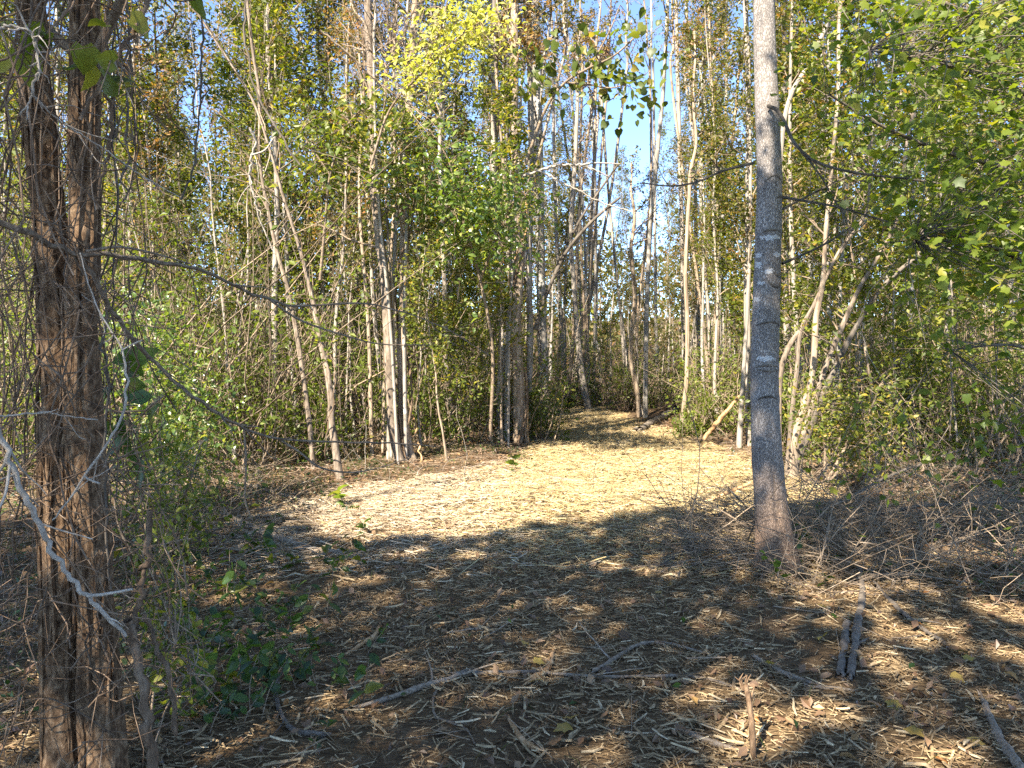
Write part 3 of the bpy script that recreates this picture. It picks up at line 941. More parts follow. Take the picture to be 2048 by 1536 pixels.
    o = nd.new('ShaderNodeOutputMaterial'); ln.new(p.outputs[0], o.inputs[0])
    tr = part('trunk', [(V, q, 0, np.full(len(q), .5), True)], [m], root)
    pa = np.zeros(len(V))
    for (x, y, wx, wy) in [(1545, 474, 22, 6), (1520, 508, 10, 6), (1518, 527, 10, 7), (1540, 542, 14, 5), (1512, 598, 10, 6), (1533, 717, 18, 7), (1556, 508, 9, 5), (1525, 565, 8, 4)]:
        p0 = at(x, y, Y - .1)
        pa = np.maximum(pa, .95 * np.exp(-((V[:, 0] - p0[0]) / (wx * Y / F)) ** 2 - ((V[:, 2] - p0[2]) / (wy * Y / F)) ** 2) * (V[:, 1] < Y))
    for nm, arr in (('patch', pa), ('lowbark', np.clip((1.05 - V[:, 2]) / .8, 0, 1))):
        at_ = tr.data.attributes.new(nm, 'FLOAT', 'POINT'); at_.data.foreach_set('value', arr.astype(np.float32))
    # eyebrow scars of shed limbs
    for (x, y, arc, hgt) in [(1541, 356, .75, .045), (1537, 461, .8, .02), (1553, 395, .5, .03), (1530, 648, 1.0, .03), (1532, 740, 1.1, -.012), (1528, 733, 1.0, .02), (1528, 797, .8, .03), (1545, 565, .8, -.06), (1548, 545, .5, -.04)]:
        zc = at(x, y, Y - .1)[2]; k = np.abs(P2[:, 2] - zc).argmin()
        t0 = face + (x - pxy(P2[k])[0]) / F * Y / r2[k]
        t = np.linspace(-1, 1, 11)
        th = t0 + t * arc
        rr = r2[k] * 1.035
        Q = np.column_stack([P2[k, 0] + rr * np.cos(th), P2[k, 1] + rr * np.sin(th), zc + hgt * (1 - t ** 2) - hgt * .5])
        tb = Tubes(6); tb.add(Q, .0065 * (1.1 - t ** 2) + .0015)
        part('branch_scar', [tb.part(0, 6)], [M['bark_dark']], root)
    # limbs
    for pts, Ys, ws in [([(1536, 212), (1556, 222), (1572, 250), (1590, 288), (1635, 325), (1720, 347), (1850, 362), (1960, 388), (2060, 420)], [5.5, 4.9], (8, 3.5)),
                        ([(1508, 326), (1470, 335), (1440, 344), (1390, 365), (1340, 372), (1285, 366)], [5.55, 5.3], (6, 2.5)),
                        ([(1562, 394), (1610, 402), (1680, 415), (1750, 436), (1800, 450)], [5.55, 5.2], (6, 3)),
                        ([(1565, 527), (1600, 512), (1650, 488), (1700, 455), (1735, 430)], [5.6, 5.8], (6, 3)),
                        ([(1600, 300), (1640, 350), (1668, 400), (1690, 430)], [5.4, 5.3], (4, 2)),
                        ([(1562, 420), (1610, 395), (1680, 360), (1730, 335)], [5.6, 5.9], (5, 3))]:
        Q = smoothpath(pxpath(pts, Ys), 22)
        tb = Tubes(7); tb.add(Q, np.linspace(wrad(ws[0], Ys[0]), wrad(ws[1], Ys[-1]), 22), .25)
        for i in range(9):
            k = rng.integers(6, 21)
            tb.add(curl(Q[k], unit(Q[k] - Q[k - 1]) + rng.normal(size=3) * .6, rng.uniform(.15, .5), 5, rng, .2), np.linspace(.0035, .001, 5), .3)
        part('branch', [tb.part(0, 7)], [M['bark_dark']], root)
    crown_for(root, P[12:], rad[12:], rng, 'leaf_yellowgreen', nb=30, blen=2.0, nlf=9, ls=.10, start=.35)


grey_tree()

# ------------------------------------------------------------------ stems of the middle distance, each traced by eye
def stem_tree(name, label, cat, pts, w, Y, bark, leaf, H, seed, nb=16, blen=1.2, nlf=6, ls=.08, crown=True, relief=.12, start=.45, group=None, S=14, rise=.9):
    rng = np.random.default_rng(seed)
    Y = np.atleast_1d(Y)
    P = pxpath(pts, Y if len(Y) > 1 else float(Y[0]))
    rad = np.interp(np.linspace(0, 1, len(pts)), np.linspace(0, 1, len(w)), w) * .5 / F * P[:, 1]
    rad = rad * .8
    P = np.vstack([[P[0][0], P[0][1], terrain(P[0][0], P[0][1]) - .08], P]) if P[0][2] > terrain(P[0][0], P[0][1]) else P
    rad = np.concatenate([[rad[0] * 1.3], rad])[-len(P):]
    root = thing(name, label, cat, (P[0][0], P[0][1], float(terrain(P[0][0], P[0][1]))), group)
    if H > P[-1][2]:
        P, rad = topped(P, rad, H, rng)
    n = 150 if S > 8 else 40
    Q = smoothpath(P, n); rr = np.interp(np.linspace(0, len(P) - 1, n), np.arange(len(P)), rad)
    T = unit(np.gradient(Q, axis=0)); A = unit(np.cross(T, [0.2, 1, 0])); B = np.cross(A, T)
    th = np.arange(S) * 2 * PI / S
    TH, Z = np.meshgrid(th, np.linspace(0, 1, n) * np.linalg.norm(np.diff(Q, axis=0), axis=1).sum())
    d = relief * (vnoise(TH * S / 6.28 * .55 + seed, Z * 3.0) - .5) * 2 + .10 * (vnoise(Z * 1.7 + seed, TH * 0) - .5)
    r2 = rr[:, None] * (1 + d)
    V = Q[:, None] + A[:, None] * (r2 * np.cos(TH))[..., None] + B[:, None] * (r2 * np.sin(TH))[..., None]
    k, j = np.meshgrid(np.arange(n - 1), np.arange(S), indexing='ij')
    q = np.stack([k * S + j, k * S + (j + 1) % S, (k + 1) * S + (j + 1) % S, (k + 1) * S + j], -1).reshape(-1, 4)
    part('trunk', [(V.reshape(-1, 3), q, 0, np.clip(.5 + .6 * (vnoise(Z[:-1] * 1.3, TH[:-1] * 2) - .5), 0, 1).ravel(), True)], [M[bark]], root)
    if crown:
        crown_for(root, Q, rr, rng, leaf, nb=nb, blen=blen, nlf=nlf, ls=ls, start=start, rise=rise)
    return root, Q, rr, rng


C1 = stem_tree('tree', 'mottled grey trunk curving upward, left one of the pair at the clearing edge', 'tree',
               [(801, 928), (790, 880), (784, 830), (778, 720), (773, 600), (766, 530), (753, 420), (746, 300), (742, 150), (736, 0)], [27, 25, 23, 20], 10.7, 'bark_stem', 'leaf_olive', 14, 201, nlf=6, nb=26, start=.35)
C2 = stem_tree('tree', 'tan peeling trunk, right one of the pair at the clearing edge', 'tree',
               [(822, 918), (810, 870), (806, 800), (804, 700), (806, 600), (809, 480), (812, 330), (818, 200), (826, 80), (831, 0)], [30, 22, 20, 16], 10.9, 'bark_tan', 'leaf_olive', 12, 202, relief=.2, nb=24, start=.35)
D1 = stem_tree('leaning_tree', 'leaning thin stem with peeled orange bark, nearest the clearing on the left', 'tree',
               [(681, 965), (672, 900), (663, 842), (662, 800), (656, 750), (648, 715), (635, 650), (622, 585), (600, 500), (572, 410), (540, 300), (505, 200), (450, 110), (380, 0)], [20, 14, 8, 5], [9.5, 9.9], 'bark_stem', 'leaf_green', 9, 203, relief=.2, nb=16, nlf=4)
D2 = stem_tree('leaning_tree', 'thinner grey leaning stem just left of the orange-barked stem', 'tree',
               [(627, 940), (620, 860), (612, 790), (603, 730), (592, 660), (576, 580), (556, 510), (540, 440), (520, 330)], [13, 12, 10, 7], [10.2, 10.6], 'bark_stem', 'leaf_green', 7, 204, nb=12, nlf=4)
E1 = stem_tree('tree', 'pale trunk left of the vine-wrapped trunk at the path', 'tree',
               [(1002, 880), (1000, 820), (1003, 760), (1006, 660), (1000, 560), (991, 450), (988, 350), (990, 200), (986, 0)], [24, 22, 20, 17], 13.2, 'bark_pale', 'leaf_olive', 15, 205, nb=24)
E2 = stem_tree('tree', 'brown trunk thickly wrapped in twisted vines beside the path', 'tree',
               [(1036, 892), (1036, 840), (1035, 760), (1032, 640), (1040, 520), (1036, 400), (1030, 300), (1028, 150), (1030, 0)], [26, 24, 22, 18], 13.0, 'bark_tan', 'leaf_olive', 15, 206, relief=.25, nb=24)
E3 = stem_tree('tree', 'slim stem close behind the vine-wrapped trunk', 'tree',
               [(1054, 872), (1057, 780), (1060, 680), (1058, 560), (1060, 420), (1062, 250), (1056, 0)], [18, 16, 14], 13.6, 'bark_pale', 'leaf_olive', 14, 207, nb=18)
E4 = stem_tree('tree', 'straight dark grey trunk behind the vine-wrapped trunk', 'tree',
               [(1087, 785), (1086, 720), (1083, 640), (1080, 450), (1076, 250), (1070, 0)], [26, 24, 22], 18, 'bark_grey', 'leaf_olive', 16, 208, relief=.05, nb=24)
for i, (lab, pts, w, Y, bark, H, nb) in enumerate([
        ('whitish straight pole trunk just left of the big grey trunk', [(1498, 905), (1496, 780), (1494, 600), (1496, 400), (1497, 200), (1491, 0)], [17, 15, 12], 12.5, 'bark_pale', 13, 20),
        ('pale trunk with flared foot at the left end of the path', [(1176, 818), (1168, 775), (1160, 720), (1153, 640), (1147, 560), (1142, 470), (1150, 330), (1155, 200)], [18, 13, 9], 20.5, 'bark_pale', 10, 18),
        ('thin stem rising into the blue gap of sky', [(1291, 820), (1292, 700), (1294, 600), (1301, 450), (1313, 320), (1325, 200), (1331, 100), (1336, 0)], [12, 11, 8], 18, 'bark_grey', 11.5, 9),
        ('tan crooked stem right of the fallen log', [(1280, 838), (1272, 770), (1262, 720), (1264, 650), (1270, 600), (1262, 500)], [13, 10], 18.2, 'bark_tan', 6, 10),
        ('pale pole trunk, left one of two beside the blue gap', [(1369, 775), (1367, 640), (1364, 480), (1358, 250), (1352, 0)], [13, 11, 9], 21, 'bark_pale', 15, 20),
        ('greyer pole trunk, right one of two beside the blue gap', [(1402, 790), (1396, 640), (1392, 480), (1388, 300), (1372, 0)], [12, 10, 8], 22, 'bark_grey', 14, 20),
        ('thin stem with split foot at the right path edge', [(1361, 878), (1367, 820), (1373, 760), (1375, 650), (1371, 540), (1378, 400)], [12, 9], 14.5, 'bark_tan', 7.5, 14),
        ('slim pole close to the right side of the big grey trunk', [(1573, 720), (1572, 600), (1570, 450), (1572, 300), (1570, 100)], [14, 11], 16, 'bark_pale', 12, 18),
        ('pale broken-barked trunk in the bushes right of the leaning stems', [(1722, 950), (1718, 860), (1722, 700), (1724, 560), (1730, 440)], [18, 16, 13], 12.5, 'bark_pale', 12, 16),
        ('pale trunk tilting right in the middle of the right thicket', [(1788, 860), (1797, 760), (1812, 660), (1825, 560), (1850, 440), (1870, 300)], [18, 15, 10], 12.8, 'bark_pale', 9, 16),
        ('greyish trunk at the far right behind the leafy branches', [(1908, 880), (1905, 760), (1900, 640), (1890, 480), (1888, 300)], [16, 14, 10], 14, 'bark_grey', 12, 18),
        ('leaning pale stem with brown foot at the right of the vine trunks', [(1400, 1000), (1420, 985), (1470, 968), (1512, 950)], [8, 7], 8.2, 'peeled', 0, 0)][:-1]):
    stem_tree('pole_tree', lab, 'tree', pts, w, Y, bark, ['leaf_olive', 'leaf_orange', 'leaf_yellowgreen'][i % 3], H, 230 + i, nb=nb, relief=.08, S=10)
for nm_, base, Yr, words, n_ in [('e', (978, 1066), (12.4, 13.8), 'thin brown stem crowded into the vine-wrapped cluster beside the path', 7), ('c', (742, 850), (10.4, 11.6), 'thin stem crowding round the pair of trunks', 7),
                                 ('p', (1100, 1215), (20.6, 24), 'slim pale stem standing across the far end of the path', 10), ('g', (1215, 1345), (20.8, 25), 'slim nearly bare stem crossing the blue gap of sky', 3), ('q', (1370, 1490), (15, 22), 'thin pale stem between the blue gap and the big grey trunk', 8)]:
    rq = np.random.default_rng(len(words))
    for i in range(n_):
        Y = rq.uniform(*Yr); px = base[0] + (base[1] - base[0]) * (i * .45 + n_ * .55 * rq.random()) / n_
        lx = rq.normal(0, 40)
        pts = [(px, 700 + CAM_H / Y * F), (px + lx * .2 + rq.normal(0, 4), 640), (px + lx * .6 + rq.normal(0, 6), 400), (px + lx + rq.normal(0, 8), 150)]
        stem_tree('slender_tree', words, 'tree', pts, [rq.uniform(7, 13), 6], Y, ['bark_tan', 'bark_pale', 'bark_grey'][i % 3], ['leaf_olive', 'leaf_orange'][i % 2], at(0, rq.uniform(-250, 120), Y)[2], 900 + i + len(words), nb=14 if nm_ != 'g' else 10,
                  nlf=5 if nm_ != 'g' else 2.5, blen=1.0, relief=.1, S=8, start=.3, group=words.replace('stem', 'stems'), rise=1.2)
# leaning clump right of the big trunk
for i, (lab, pts, w, bark, H) in enumerate([
        ('brown stem leaning furthest right from the clump behind the big trunk', [(1592, 930), (1612, 880), (1642, 800), (1678, 720), (1712, 655), (1752, 590), (1800, 540), (1850, 505)], [18, 14, 8], 'bark_dark', 0),
        ('grey stem leaning right, second from the right in the clump', [(1588, 928), (1606, 870), (1632, 790), (1660, 712), (1690, 640), (1722, 570), (1770, 490), (1800, 420)], [18, 13, 8], 'bark_stem', 6.5),
        ('reddish brown stem rising steeply in the middle of the clump', [(1584, 926), (1594, 860), (1618, 780), (1628, 720), (1632, 640), (1646, 560), (1652, 460), (1664, 330)], [20, 15, 9], 'bark_tan', 9),
        ('pale thin stem curving right from the left side of the clump', [(1576, 925), (1584, 830), (1594, 740), (1602, 660), (1628, 610), (1650, 560), (1680, 500), (1730, 430)], [12, 10, 6], 'bark_stem', 6),
        ('long pale stem slanting across behind the clump', [(1560, 760), (1580, 690), (1610, 650), (1632, 600), (1660, 540), (1700, 470)], [13, 11, 7], 'bark_stem', 5.2),
        ('light bare pole slanting up to the right near the top', [(1520, 930), (1545, 600), (1562, 300), (1580, 195), (1610, 140), (1645, 70), (1685, 0)], [12, 11, 10], 'bark_pale', 6.5)]):
    stem_tree('leaning_tree', lab, 'tree', pts, w, [9.6, 9.2] if i < 4 else 10.5, bark, 'leaf_yellowgreen', H, 260 + i, nb=12, nlf=5, blen=.9, relief=.1, S=10)
for i, (lab, pts, w, Y, bark) in enumerate([
        ('dark leaning branch forking up right from the vine-wrapped trunks', [(1070, 660), (1084, 610), (1105, 560), (1135, 500), (1175, 452), (1215, 415), (1240, 395)], [9, 8, 5], 12.6, 'bark_dark'),
        ('second thin dark stem slanting up right above the path start', [(1090, 600), (1120, 520), (1160, 440), (1200, 380), (1235, 330)], [6, 4], 13.2, 'bark_dark')]):
    P = smoothpath(pxpath(pts, Y), 20); rng = np.random.default_rng(290 + i)
    tb = Tubes(7); tb.add(P, wrad(np.linspace(w[0], w[-1], 20), Y), .3)
    for k in range(14):
        j = rng.integers(4, 19)
        tb.add(curl(P[j], unit(P[j] - P[j - 1]) + rng.normal(size=3) * .7, rng.uniform(.3, .9), 5, rng, .2), np.linspace(.006, .0015, 5), .3)
    whole('bare_branch', [tb.part(0, 7)], [M[bark]], lab, 'branch')

# vines winding round the trunks
def winding_vine(label, stem, z0, z1, turns, off, r, seed, mat='vine'):
    root, Q, rr, _ = stem
    rng = np.random.default_rng(seed)
    n = 60
    z = np.linspace(z0, z1, n)
    k = np.array([np.abs(Q[:, 2] - a).argmin() for a in z])
    a = seed + np.linspace(0, turns * 2 * PI, n) + np.cumsum(rng.normal(0, .12, n))
    d = rr[k] + off + .06 * np.abs(vnoise(z * 1.2, z * 0 + seed)) * (1 + off * 10)
    P = np.column_stack([Q[k, 0] + d * np.cos(a), Q[k, 1] + d * np.sin(a), z])
    P[0, 2] = terrain(P[0, 0], P[0, 1]) - .02 if z0 < .2 else P[0, 2]
    tb = Tubes(7); tb.add(P, np.linspace(r, r * .6, n) * (1 + .3 * np.sin(np.arange(n) * 1.1)), .5)
    whole('vine', [tb.part(0, 7)], [M[mat]], label, 'vine', 'vines winding round the tree trunks')


for i, (lab, st, z0, z1, tn, off, r, mat) in enumerate([
        ('thick brown vine twisting round the vine-wrapped trunk by the path', E2, 0, 6.5, 2.3, .012, .022, 'vine'),
        ('orange-brown shaggy vine looping loosely on the vine-wrapped trunk', E2, 0, 5, 1.6, .05, .018, 'peeled'),
        ('thin dark vine climbing straight up the vine-wrapped trunk', E2, 0, 7, .6, .03, .014, 'bark_dark'),
        ('ropy pale vine between the vine-wrapped trunk and its pale neighbour', E1, 0, 6, 1.4, .05, .018, 'vine'),
        ('slim dark vine on the pale trunk left of the vine-wrapped trunk', E1, 0, 6, .8, .02, .013, 'bark_dark'),
        ('wiry vine hanging off the slim stem behind the vine-wrapped trunk', E3, 0, 6.5, 1.8, .06, .014, 'vine'),
        ('twisted bare vine clinging to the tan peeling trunk of the pair', C2, 0, 6, 1.9, .02, .018, 'vine'),
        ('orange strip-like vine at the foot of the tan peeling trunk', C2, 0, 2.2, .7, .06, .014, 'peeled'),
        ('thin brown vine climbing the mottled grey trunk of the pair', C1, 0, 6, .7, .015, .012, 'vine'),
        ('dark crooked vine rising between the two trunks of the pair', C1, .2, 5.5, 1.2, .06, .011, 'bark_dark'),
        ('thin vine curling up the orange-barked leaning stem', D1, 0, 3, 1.5, .03, .008, 'vine')]):
    winding_vine(lab, st, z0, z1, tn, off, r, 300 + i, mat)

# ------------------------------------------------------------------ shaggy twin tree at the left edge, close to the viewer
def shaggy_tree():
    rng = np.random.default_rng(400)
    Y = 2.75
    root = thing('shaggy_tree', 'shaggy brown twin-stemmed tree close at the left edge hung with vines', 'tree', (-1.58, Y, 0))
    for pts, w, Ys in [([(136, 1600), (132, 1400), (126, 1200), (120, 1000), (117, 800), (112, 620), (102, 450), (84, 300), (72, 150), (62, 0)], [92, 74, 62, 54, 46], 2.75),
                       ([(212, 1600), (200, 1400), (190, 1200), (178, 1000), (168, 800), (164, 620), (168, 450), (171, 300), (172, 150), (172, 0)], [84, 66, 60, 54, 48], 2.72)]:
        P = pxpath(pts, Ys); rad = np.interp(np.linspace(0, 1, len(pts)), np.linspace(0, 1, len(w)), w) * .5 / F * Ys
        P = np.vstack([[P[0][0] - .01, P[0][1], -.05], P]) if P[0][2] > -.05 else P
        rad = np.concatenate([[rad[0] * 1.2], rad])[-len(P):]
        P, rad = topped(P, rad, 9, rng)
        sd = rng.uniform(0, 50)

        def disp(TH, Z):
            rid = vnoise(TH * 16 / 6.283 * 1.0 + sd + .8 * vnoise(Z * 3, Z * 0), Z * 4.5 + sd) - .5
            crk = vnoise(TH * 12 / 6.283 + sd, Z * 26) - .5
            fine = vnoise(TH * 40 / 6.283 + sd, Z * 9) - .5
            return .36 * rid + .18 * fine + .14 * crk + .05 * (vnoise(TH * 64 / 6.283, Z * 40) - .5)
        V, q, P2, r2 = round_trunk(P, rad, 56, 330, disp)
        part('trunk', [(V, q, 0, rng.random(len(q)) * .3 + .35, True)], [M['bark_shag']], root)
        for i in range(34):
            z0 = rng.uniform(.05, 2.9); L = rng.uniform(.2, .8); a0 = rng.uniform(-PI * .95, -.05)
            z = np.linspace(z0, z0 + L, 8); k = np.array([np.abs(P2[:, 2] - c).argmin() for c in z])
            a = a0 + np.cumsum(rng.normal(0, .06, 8)); d = r2[k] * 1.05 + np.abs(np.linspace(-1, 1, 8)) ** 3 * rng.uniform(0, .02)
            tb = Tubes(5); tb.add(np.column_stack([P2[k, 0] + d * np.cos(a), P2[k, 1] + d * np.sin(a), z]), np.array([.002, .006, .008, .009, .009, .008, .005, .002]) * rng.uniform(.6, 1.2), rng.random())
            part('bark_strip', [tb.part(0, 5, smooth=False)], [M['bark_shag']], root)
    tw = Tubes(4); lv = []
    grow(P2, r2, rng, .55, 22, 1.8, .7, 6, 6, .07, tw, lv)
    C = np.concatenate(lv); C = C[~shades_clearing(C) & ~in_hole(C)]
    part('crown', [tw.part(0, 4), leaf_part(C, .08, rng.random(len(C)), rng, 'ovate', 1)], [M['twig'], M['leaf_green']], root)


M['bark_shag'] = bark_mat('shaggy_bark', (.024, .013, .008), (.14, .085, .047), (.34, .235, .145), scale=48, stretch=.5, bump=1.0, bscale=.6)
shaggy_tree()

rv = np.random.default_rng(410)
tb = Tubes(5)
for i in range(95):
    px = rv.choice([rv.uniform(-60, 90), rv.uniform(60, 330), rv.uniform(195, 300)], p=[.45, .3, .25]); Y = rv.uniform(2.25, 3.4)
    z0 = rv.uniform(1.2, 4.2); p = at(px, 700, Y); p[2] = z0
    K = 12
    P = curl(p, (rv.normal(0, .1), rv.normal(0, .1), -1), z0 * rv.uniform(.4, 1.0), K, rv, .20)
    P[:, 2] = np.maximum(P[:, 2], .01)
    if strays(P):
        continue
    tb.add(P, np.linspace(1, .7, K) * rv.uniform(.0012, .0042), rv.random())
for i in range(640):
    px = rv.uniform(-80, 310) if i % 3 else rv.uniform(-80, 420); py = rv.uniform(-40, 1500); Y = rv.uniform(2.2, 3.2)
    P = curl(at(px, py, Y), rv.normal(size=3) * [1, .5, .8], rv.uniform(.2, .9), 8, rv, .3)
    P[:, 2] = np.maximum(P[:, 2], .01)
    if strays(P, 430):
        continue
    tb.add(P, np.linspace(1, .4, 8) * rv.uniform(.0012, .0032), rv.random())
tag(link('vine_tangle', mesh('vine_tangle', [tb.part(0, 5)], [M['vine']])),
    'matted tangle of thin dead vines hanging over the shaggy tree', kind='stuff')

# dead boughs in front of the shaggy tree and reaching over the clearing
def bough(name, label, cat, pts, w, Y, mat, seed, twigs=10, tl=(.05, .2), extra=(), group=None, S=8, knots=.12):
    rng = np.random.default_rng(seed)
    P = smoothpath(pxpath(pts, Y), 40)
    r = .74 * np.interp(np.linspace(0, 1, 40), np.linspace(0, 1, len(w)), w) * .5 / F * P[:, 1] * (1 + knots * .5 * rng.normal(size=40).clip(-1, 2))
    P[1:-1] += rng.normal(size=(38, 3)) * r[1:-1, None] * .55
    tb = Tubes(S); tb.add(P, r, .5)
    for i in range(twigs):
        k = int(rng.integers(6, 39))
        tb.add(curl(P[k], unit(P[k] - P[k - 1]) + rng.normal(size=3) * .75, rng.uniform(*tl), 6, rng, .2), np.linspace(min(.0035, r[k] * .7), .0009, 6), rng.random())
    for pts2, w2, Y2 in extra:
        Q = smoothpath(pxpath(pts2, Y2), 16)
        tb.add(Q, np.linspace(w2[0], w2[-1], 16) * .5 / F * Q[:, 1], .6)
    return whole(name, [tb.part(0, S)], [M[mat]], label, cat, group)


bough('dead_branch', 'long grey bough reaching from the left edge right across the thicket', 'branch',
      [(-30, 440), (50, 462), (110, 486), (170, 505), (260, 515), (330, 525), (390, 537), (450, 560), (500, 588), (560, 606), (620, 612), (700, 606), (760, 612), (830, 632), (900, 662), (980, 712)], [20, 14, 10, 7, 4, 2], [2.2, 3.6], 'bark_bough', 500, 12,
      extra=[([(170, 503), (240, 494), (320, 510), (380, 528)], [6, 3], [2.25, 2.5]), ([(540, 600), (600, 640), (680, 668), (760, 688), (860, 690)], [5, 2], [3.0, 3.3])])
bough('dead_branch', 'grey bough sloping down from the shaggy tree to the clearing edge', 'branch',
      [(160, 510), (190, 555), (230, 630), (280, 690), (330, 745), (390, 795), (450, 835), (500, 862), (560, 880), (640, 882), (720, 884), (800, 887), (870, 893)], [13, 12, 10, 7, 5, 3], [2.3, 3.3], 'bark_bough', 501, 12,
      extra=[([(330, 745), (380, 790), (430, 815)], [4, 2], [2.6, 2.6]), ([(560, 880), (600, 905), (640, 935), (700, 945), (760, 935), (820, 915)], [5, 2], [3.0, 3.1]), ([(488, 855), (492, 930), (490, 1000), (505, 1040)], [5, 3], [2.9, 2.9])])
bough('dead_branch', 'bleached thick dead bough crossing low in front of the shaggy tree', 'branch',
      [(-30, 820), (0, 868), (30, 945), (60, 1015), (95, 1080), (130, 1140), (170, 1188), (215, 1232), (252, 1272)], [16, 15, 14, 12, 9], [1.75, 1.95], 'twig_pale', 502, 5, (.05, .15),
      extra=[([(174, 1192), (205, 1189), (235, 1184), (266, 1178)], [7, 5], [1.84, 1.84]), ([(75, 1045), (120, 1060), (185, 1078)], [4, 2.5], [1.8, 1.85]), ([(20, 930), (10, 990), (-10, 1030)], [6, 4], [1.75, 1.7])])
bough('dead_branch', 'forked pale twig curving down in front of the shaggy bark', 'branch',
      [(160, 505), (175, 560), (200, 625), (225, 665), (245, 700), (254, 757), (252, 800), (240, 845), (215, 885), (170, 950), (130, 1010), (105, 1040)], [3, 4, 6, 7, 6, 4], [2.05, 2.0], 'twig_pale', 503, 6, (.04, .14),
      extra=[([(168, 952), (180, 960), (200, 967)], [5, 4], [2.0, 2.0]), ([(245, 700), (262, 690), (285, 680)], [4, 2], [2.0, 2.0])])
bough('dead_branch', 'straight pale twig lying level across the shaggy trunk', 'branch',
      [(-20, 836), (30, 830), (90, 826), (140, 833), (196, 840)], [6, 4, 3], [1.9, 2.0], 'twig_pale', 504, 3, (.03, .1))
bough('dead_branch', 'brown branch slanting up right at the top left corner', 'branch',
      [(160, 240), (190, 185), (215, 140), (240, 105), (262, 70), (285, 30), (308, -20)], [10, 11, 11, 12], [2.3, 2.5], 'vine', 505, 4, (.1, .3))
bough('dead_branch', 'thin pale twig slanting from the shaggy tree beneath the top left leaves', 'branch',
      [(62, 185), (100, 225), (150, 262), (210, 300), (280, 350), (360, 395)], [5, 5, 3], [2.2, 2.5], 'twig_pale', 506, 6, (.05, .25))
bough('dead_branch', 'crooked grey branch at the upper left edge with thorny side twigs', 'branch',
      [(-20, 60), (20, 52), (60, 62), (72, 95), (74, 150), (60, 200), (40, 230)], [9, 8, 5], [2.0, 2.1], 'twig_pale', 507, 12, (.03, .12))
bough('dead_branch', 'zigzag bleached twig in the thicket right of the shaggy tree', 'branch',
      [(500, 255), (512, 285), (505, 310), (500, 350), (510, 400), (520, 440), (545, 500)], [7, 6, 3], [5.2, 5.4], 'twig_pale', 508, 8, (.1, .4), extra=[([(505, 310), (530, 300), (548, 275)], [4, 3], [5.2, 5.2])])
bough('dead_branch', 'white curved branch arching over the path before the blue gap', 'branch',
      [(1045, 352), (1080, 342), (1115, 331), (1160, 331), (1195, 342), (1220, 355)], [7, 7, 5, 3], [9.0, 9.2], 'twig_pale', 509, 6, (.15, .5), extra=[([(1160, 331), (1190, 326), (1240, 328)], [5, 2], [9.0, 9.1])])
bough('dead_branch', 'white straight branch slanting down right under the curved one', 'branch',
      [(1070, 338), (1110, 358), (1160, 382), (1210, 408), (1256, 420)], [6, 5, 3], [9.0, 9.2], 'twig_pale', 510, 5, (.1, .4))
bough('dead_branch', 'long thin brown twig sagging over the upper left thicket', 'branch',
      [(640, 60), (700, 110), (740, 150), (790, 190), (850, 230)], [6, 5, 4], [8.0, 8.4], 'twig', 511, 24, (.2, .8))
for i, (pts, w, Y) in enumerate([([(402, -20), (404, 60), (400, 130), (398, 220), (392, 310), (376, 360), (362, 400)], 4, 3.6), ([(262, -20), (256, 90), (258, 180), (252, 300), (248, 400)], 5, 2.7),
                                 ([(220, 0), (214, 120), (222, 240), (208, 330), (195, 420)], 7, 2.6), ([(232, 20), (226, 200), (230, 420), (222, 700)], 4, 2.8),
                                 ([(490, -20), (492, 90), (520, 200), (600, 330)], 4, 5.5), 
                                 ([(210, 560), (214, 760), (208, 950), (222, 1180)], 5, 2.6),
                                 ([(300, 1020), (292, 1120), (282, 1190), (270, 1250)], 12, 2.6), ([(255, 1240), (270, 1300), (290, 1400), (305, 1560)], 20, 2.5),
                                 ([(290, 1230), (310, 1290), (336, 1340), (352, 1470)], 10, 2.6)]):
    lab = ['dark thin vine hanging in the upper left gap of leaves', 'dark vine hanging straight right of the shaggy tree at the top', 'brown ropy vine hugging the right side of the shaggy tree at the top',
           'thin vine dangling along the right side of the shaggy trunk', 'slack vine slanting across the upper left thicket', 
           'vine trailing down the lower right side of the shaggy trunk', 'thick brown vine standing right of the bleached bough tip',
           'thickest brown vine rising from the bottom left ground beside the shaggy tree', 'dark curving vine among the yellowing leaves at bottom left'][i]
    P = smoothpath(pxpath(pts, Y), 24); rng = np.random.default_rng(540 + i)
    P[1:-1] += rng.normal(size=(22, 3)) * .006
    tb = Tubes(7); tb.add(P, wrad(w, Y) * (1 + .12 * rng.normal(size=24)), .4)
    whole('vine', [tb.part(0, 7)], [M['bark_dark' if w < 6 else 'vine']], lab, 'vine')

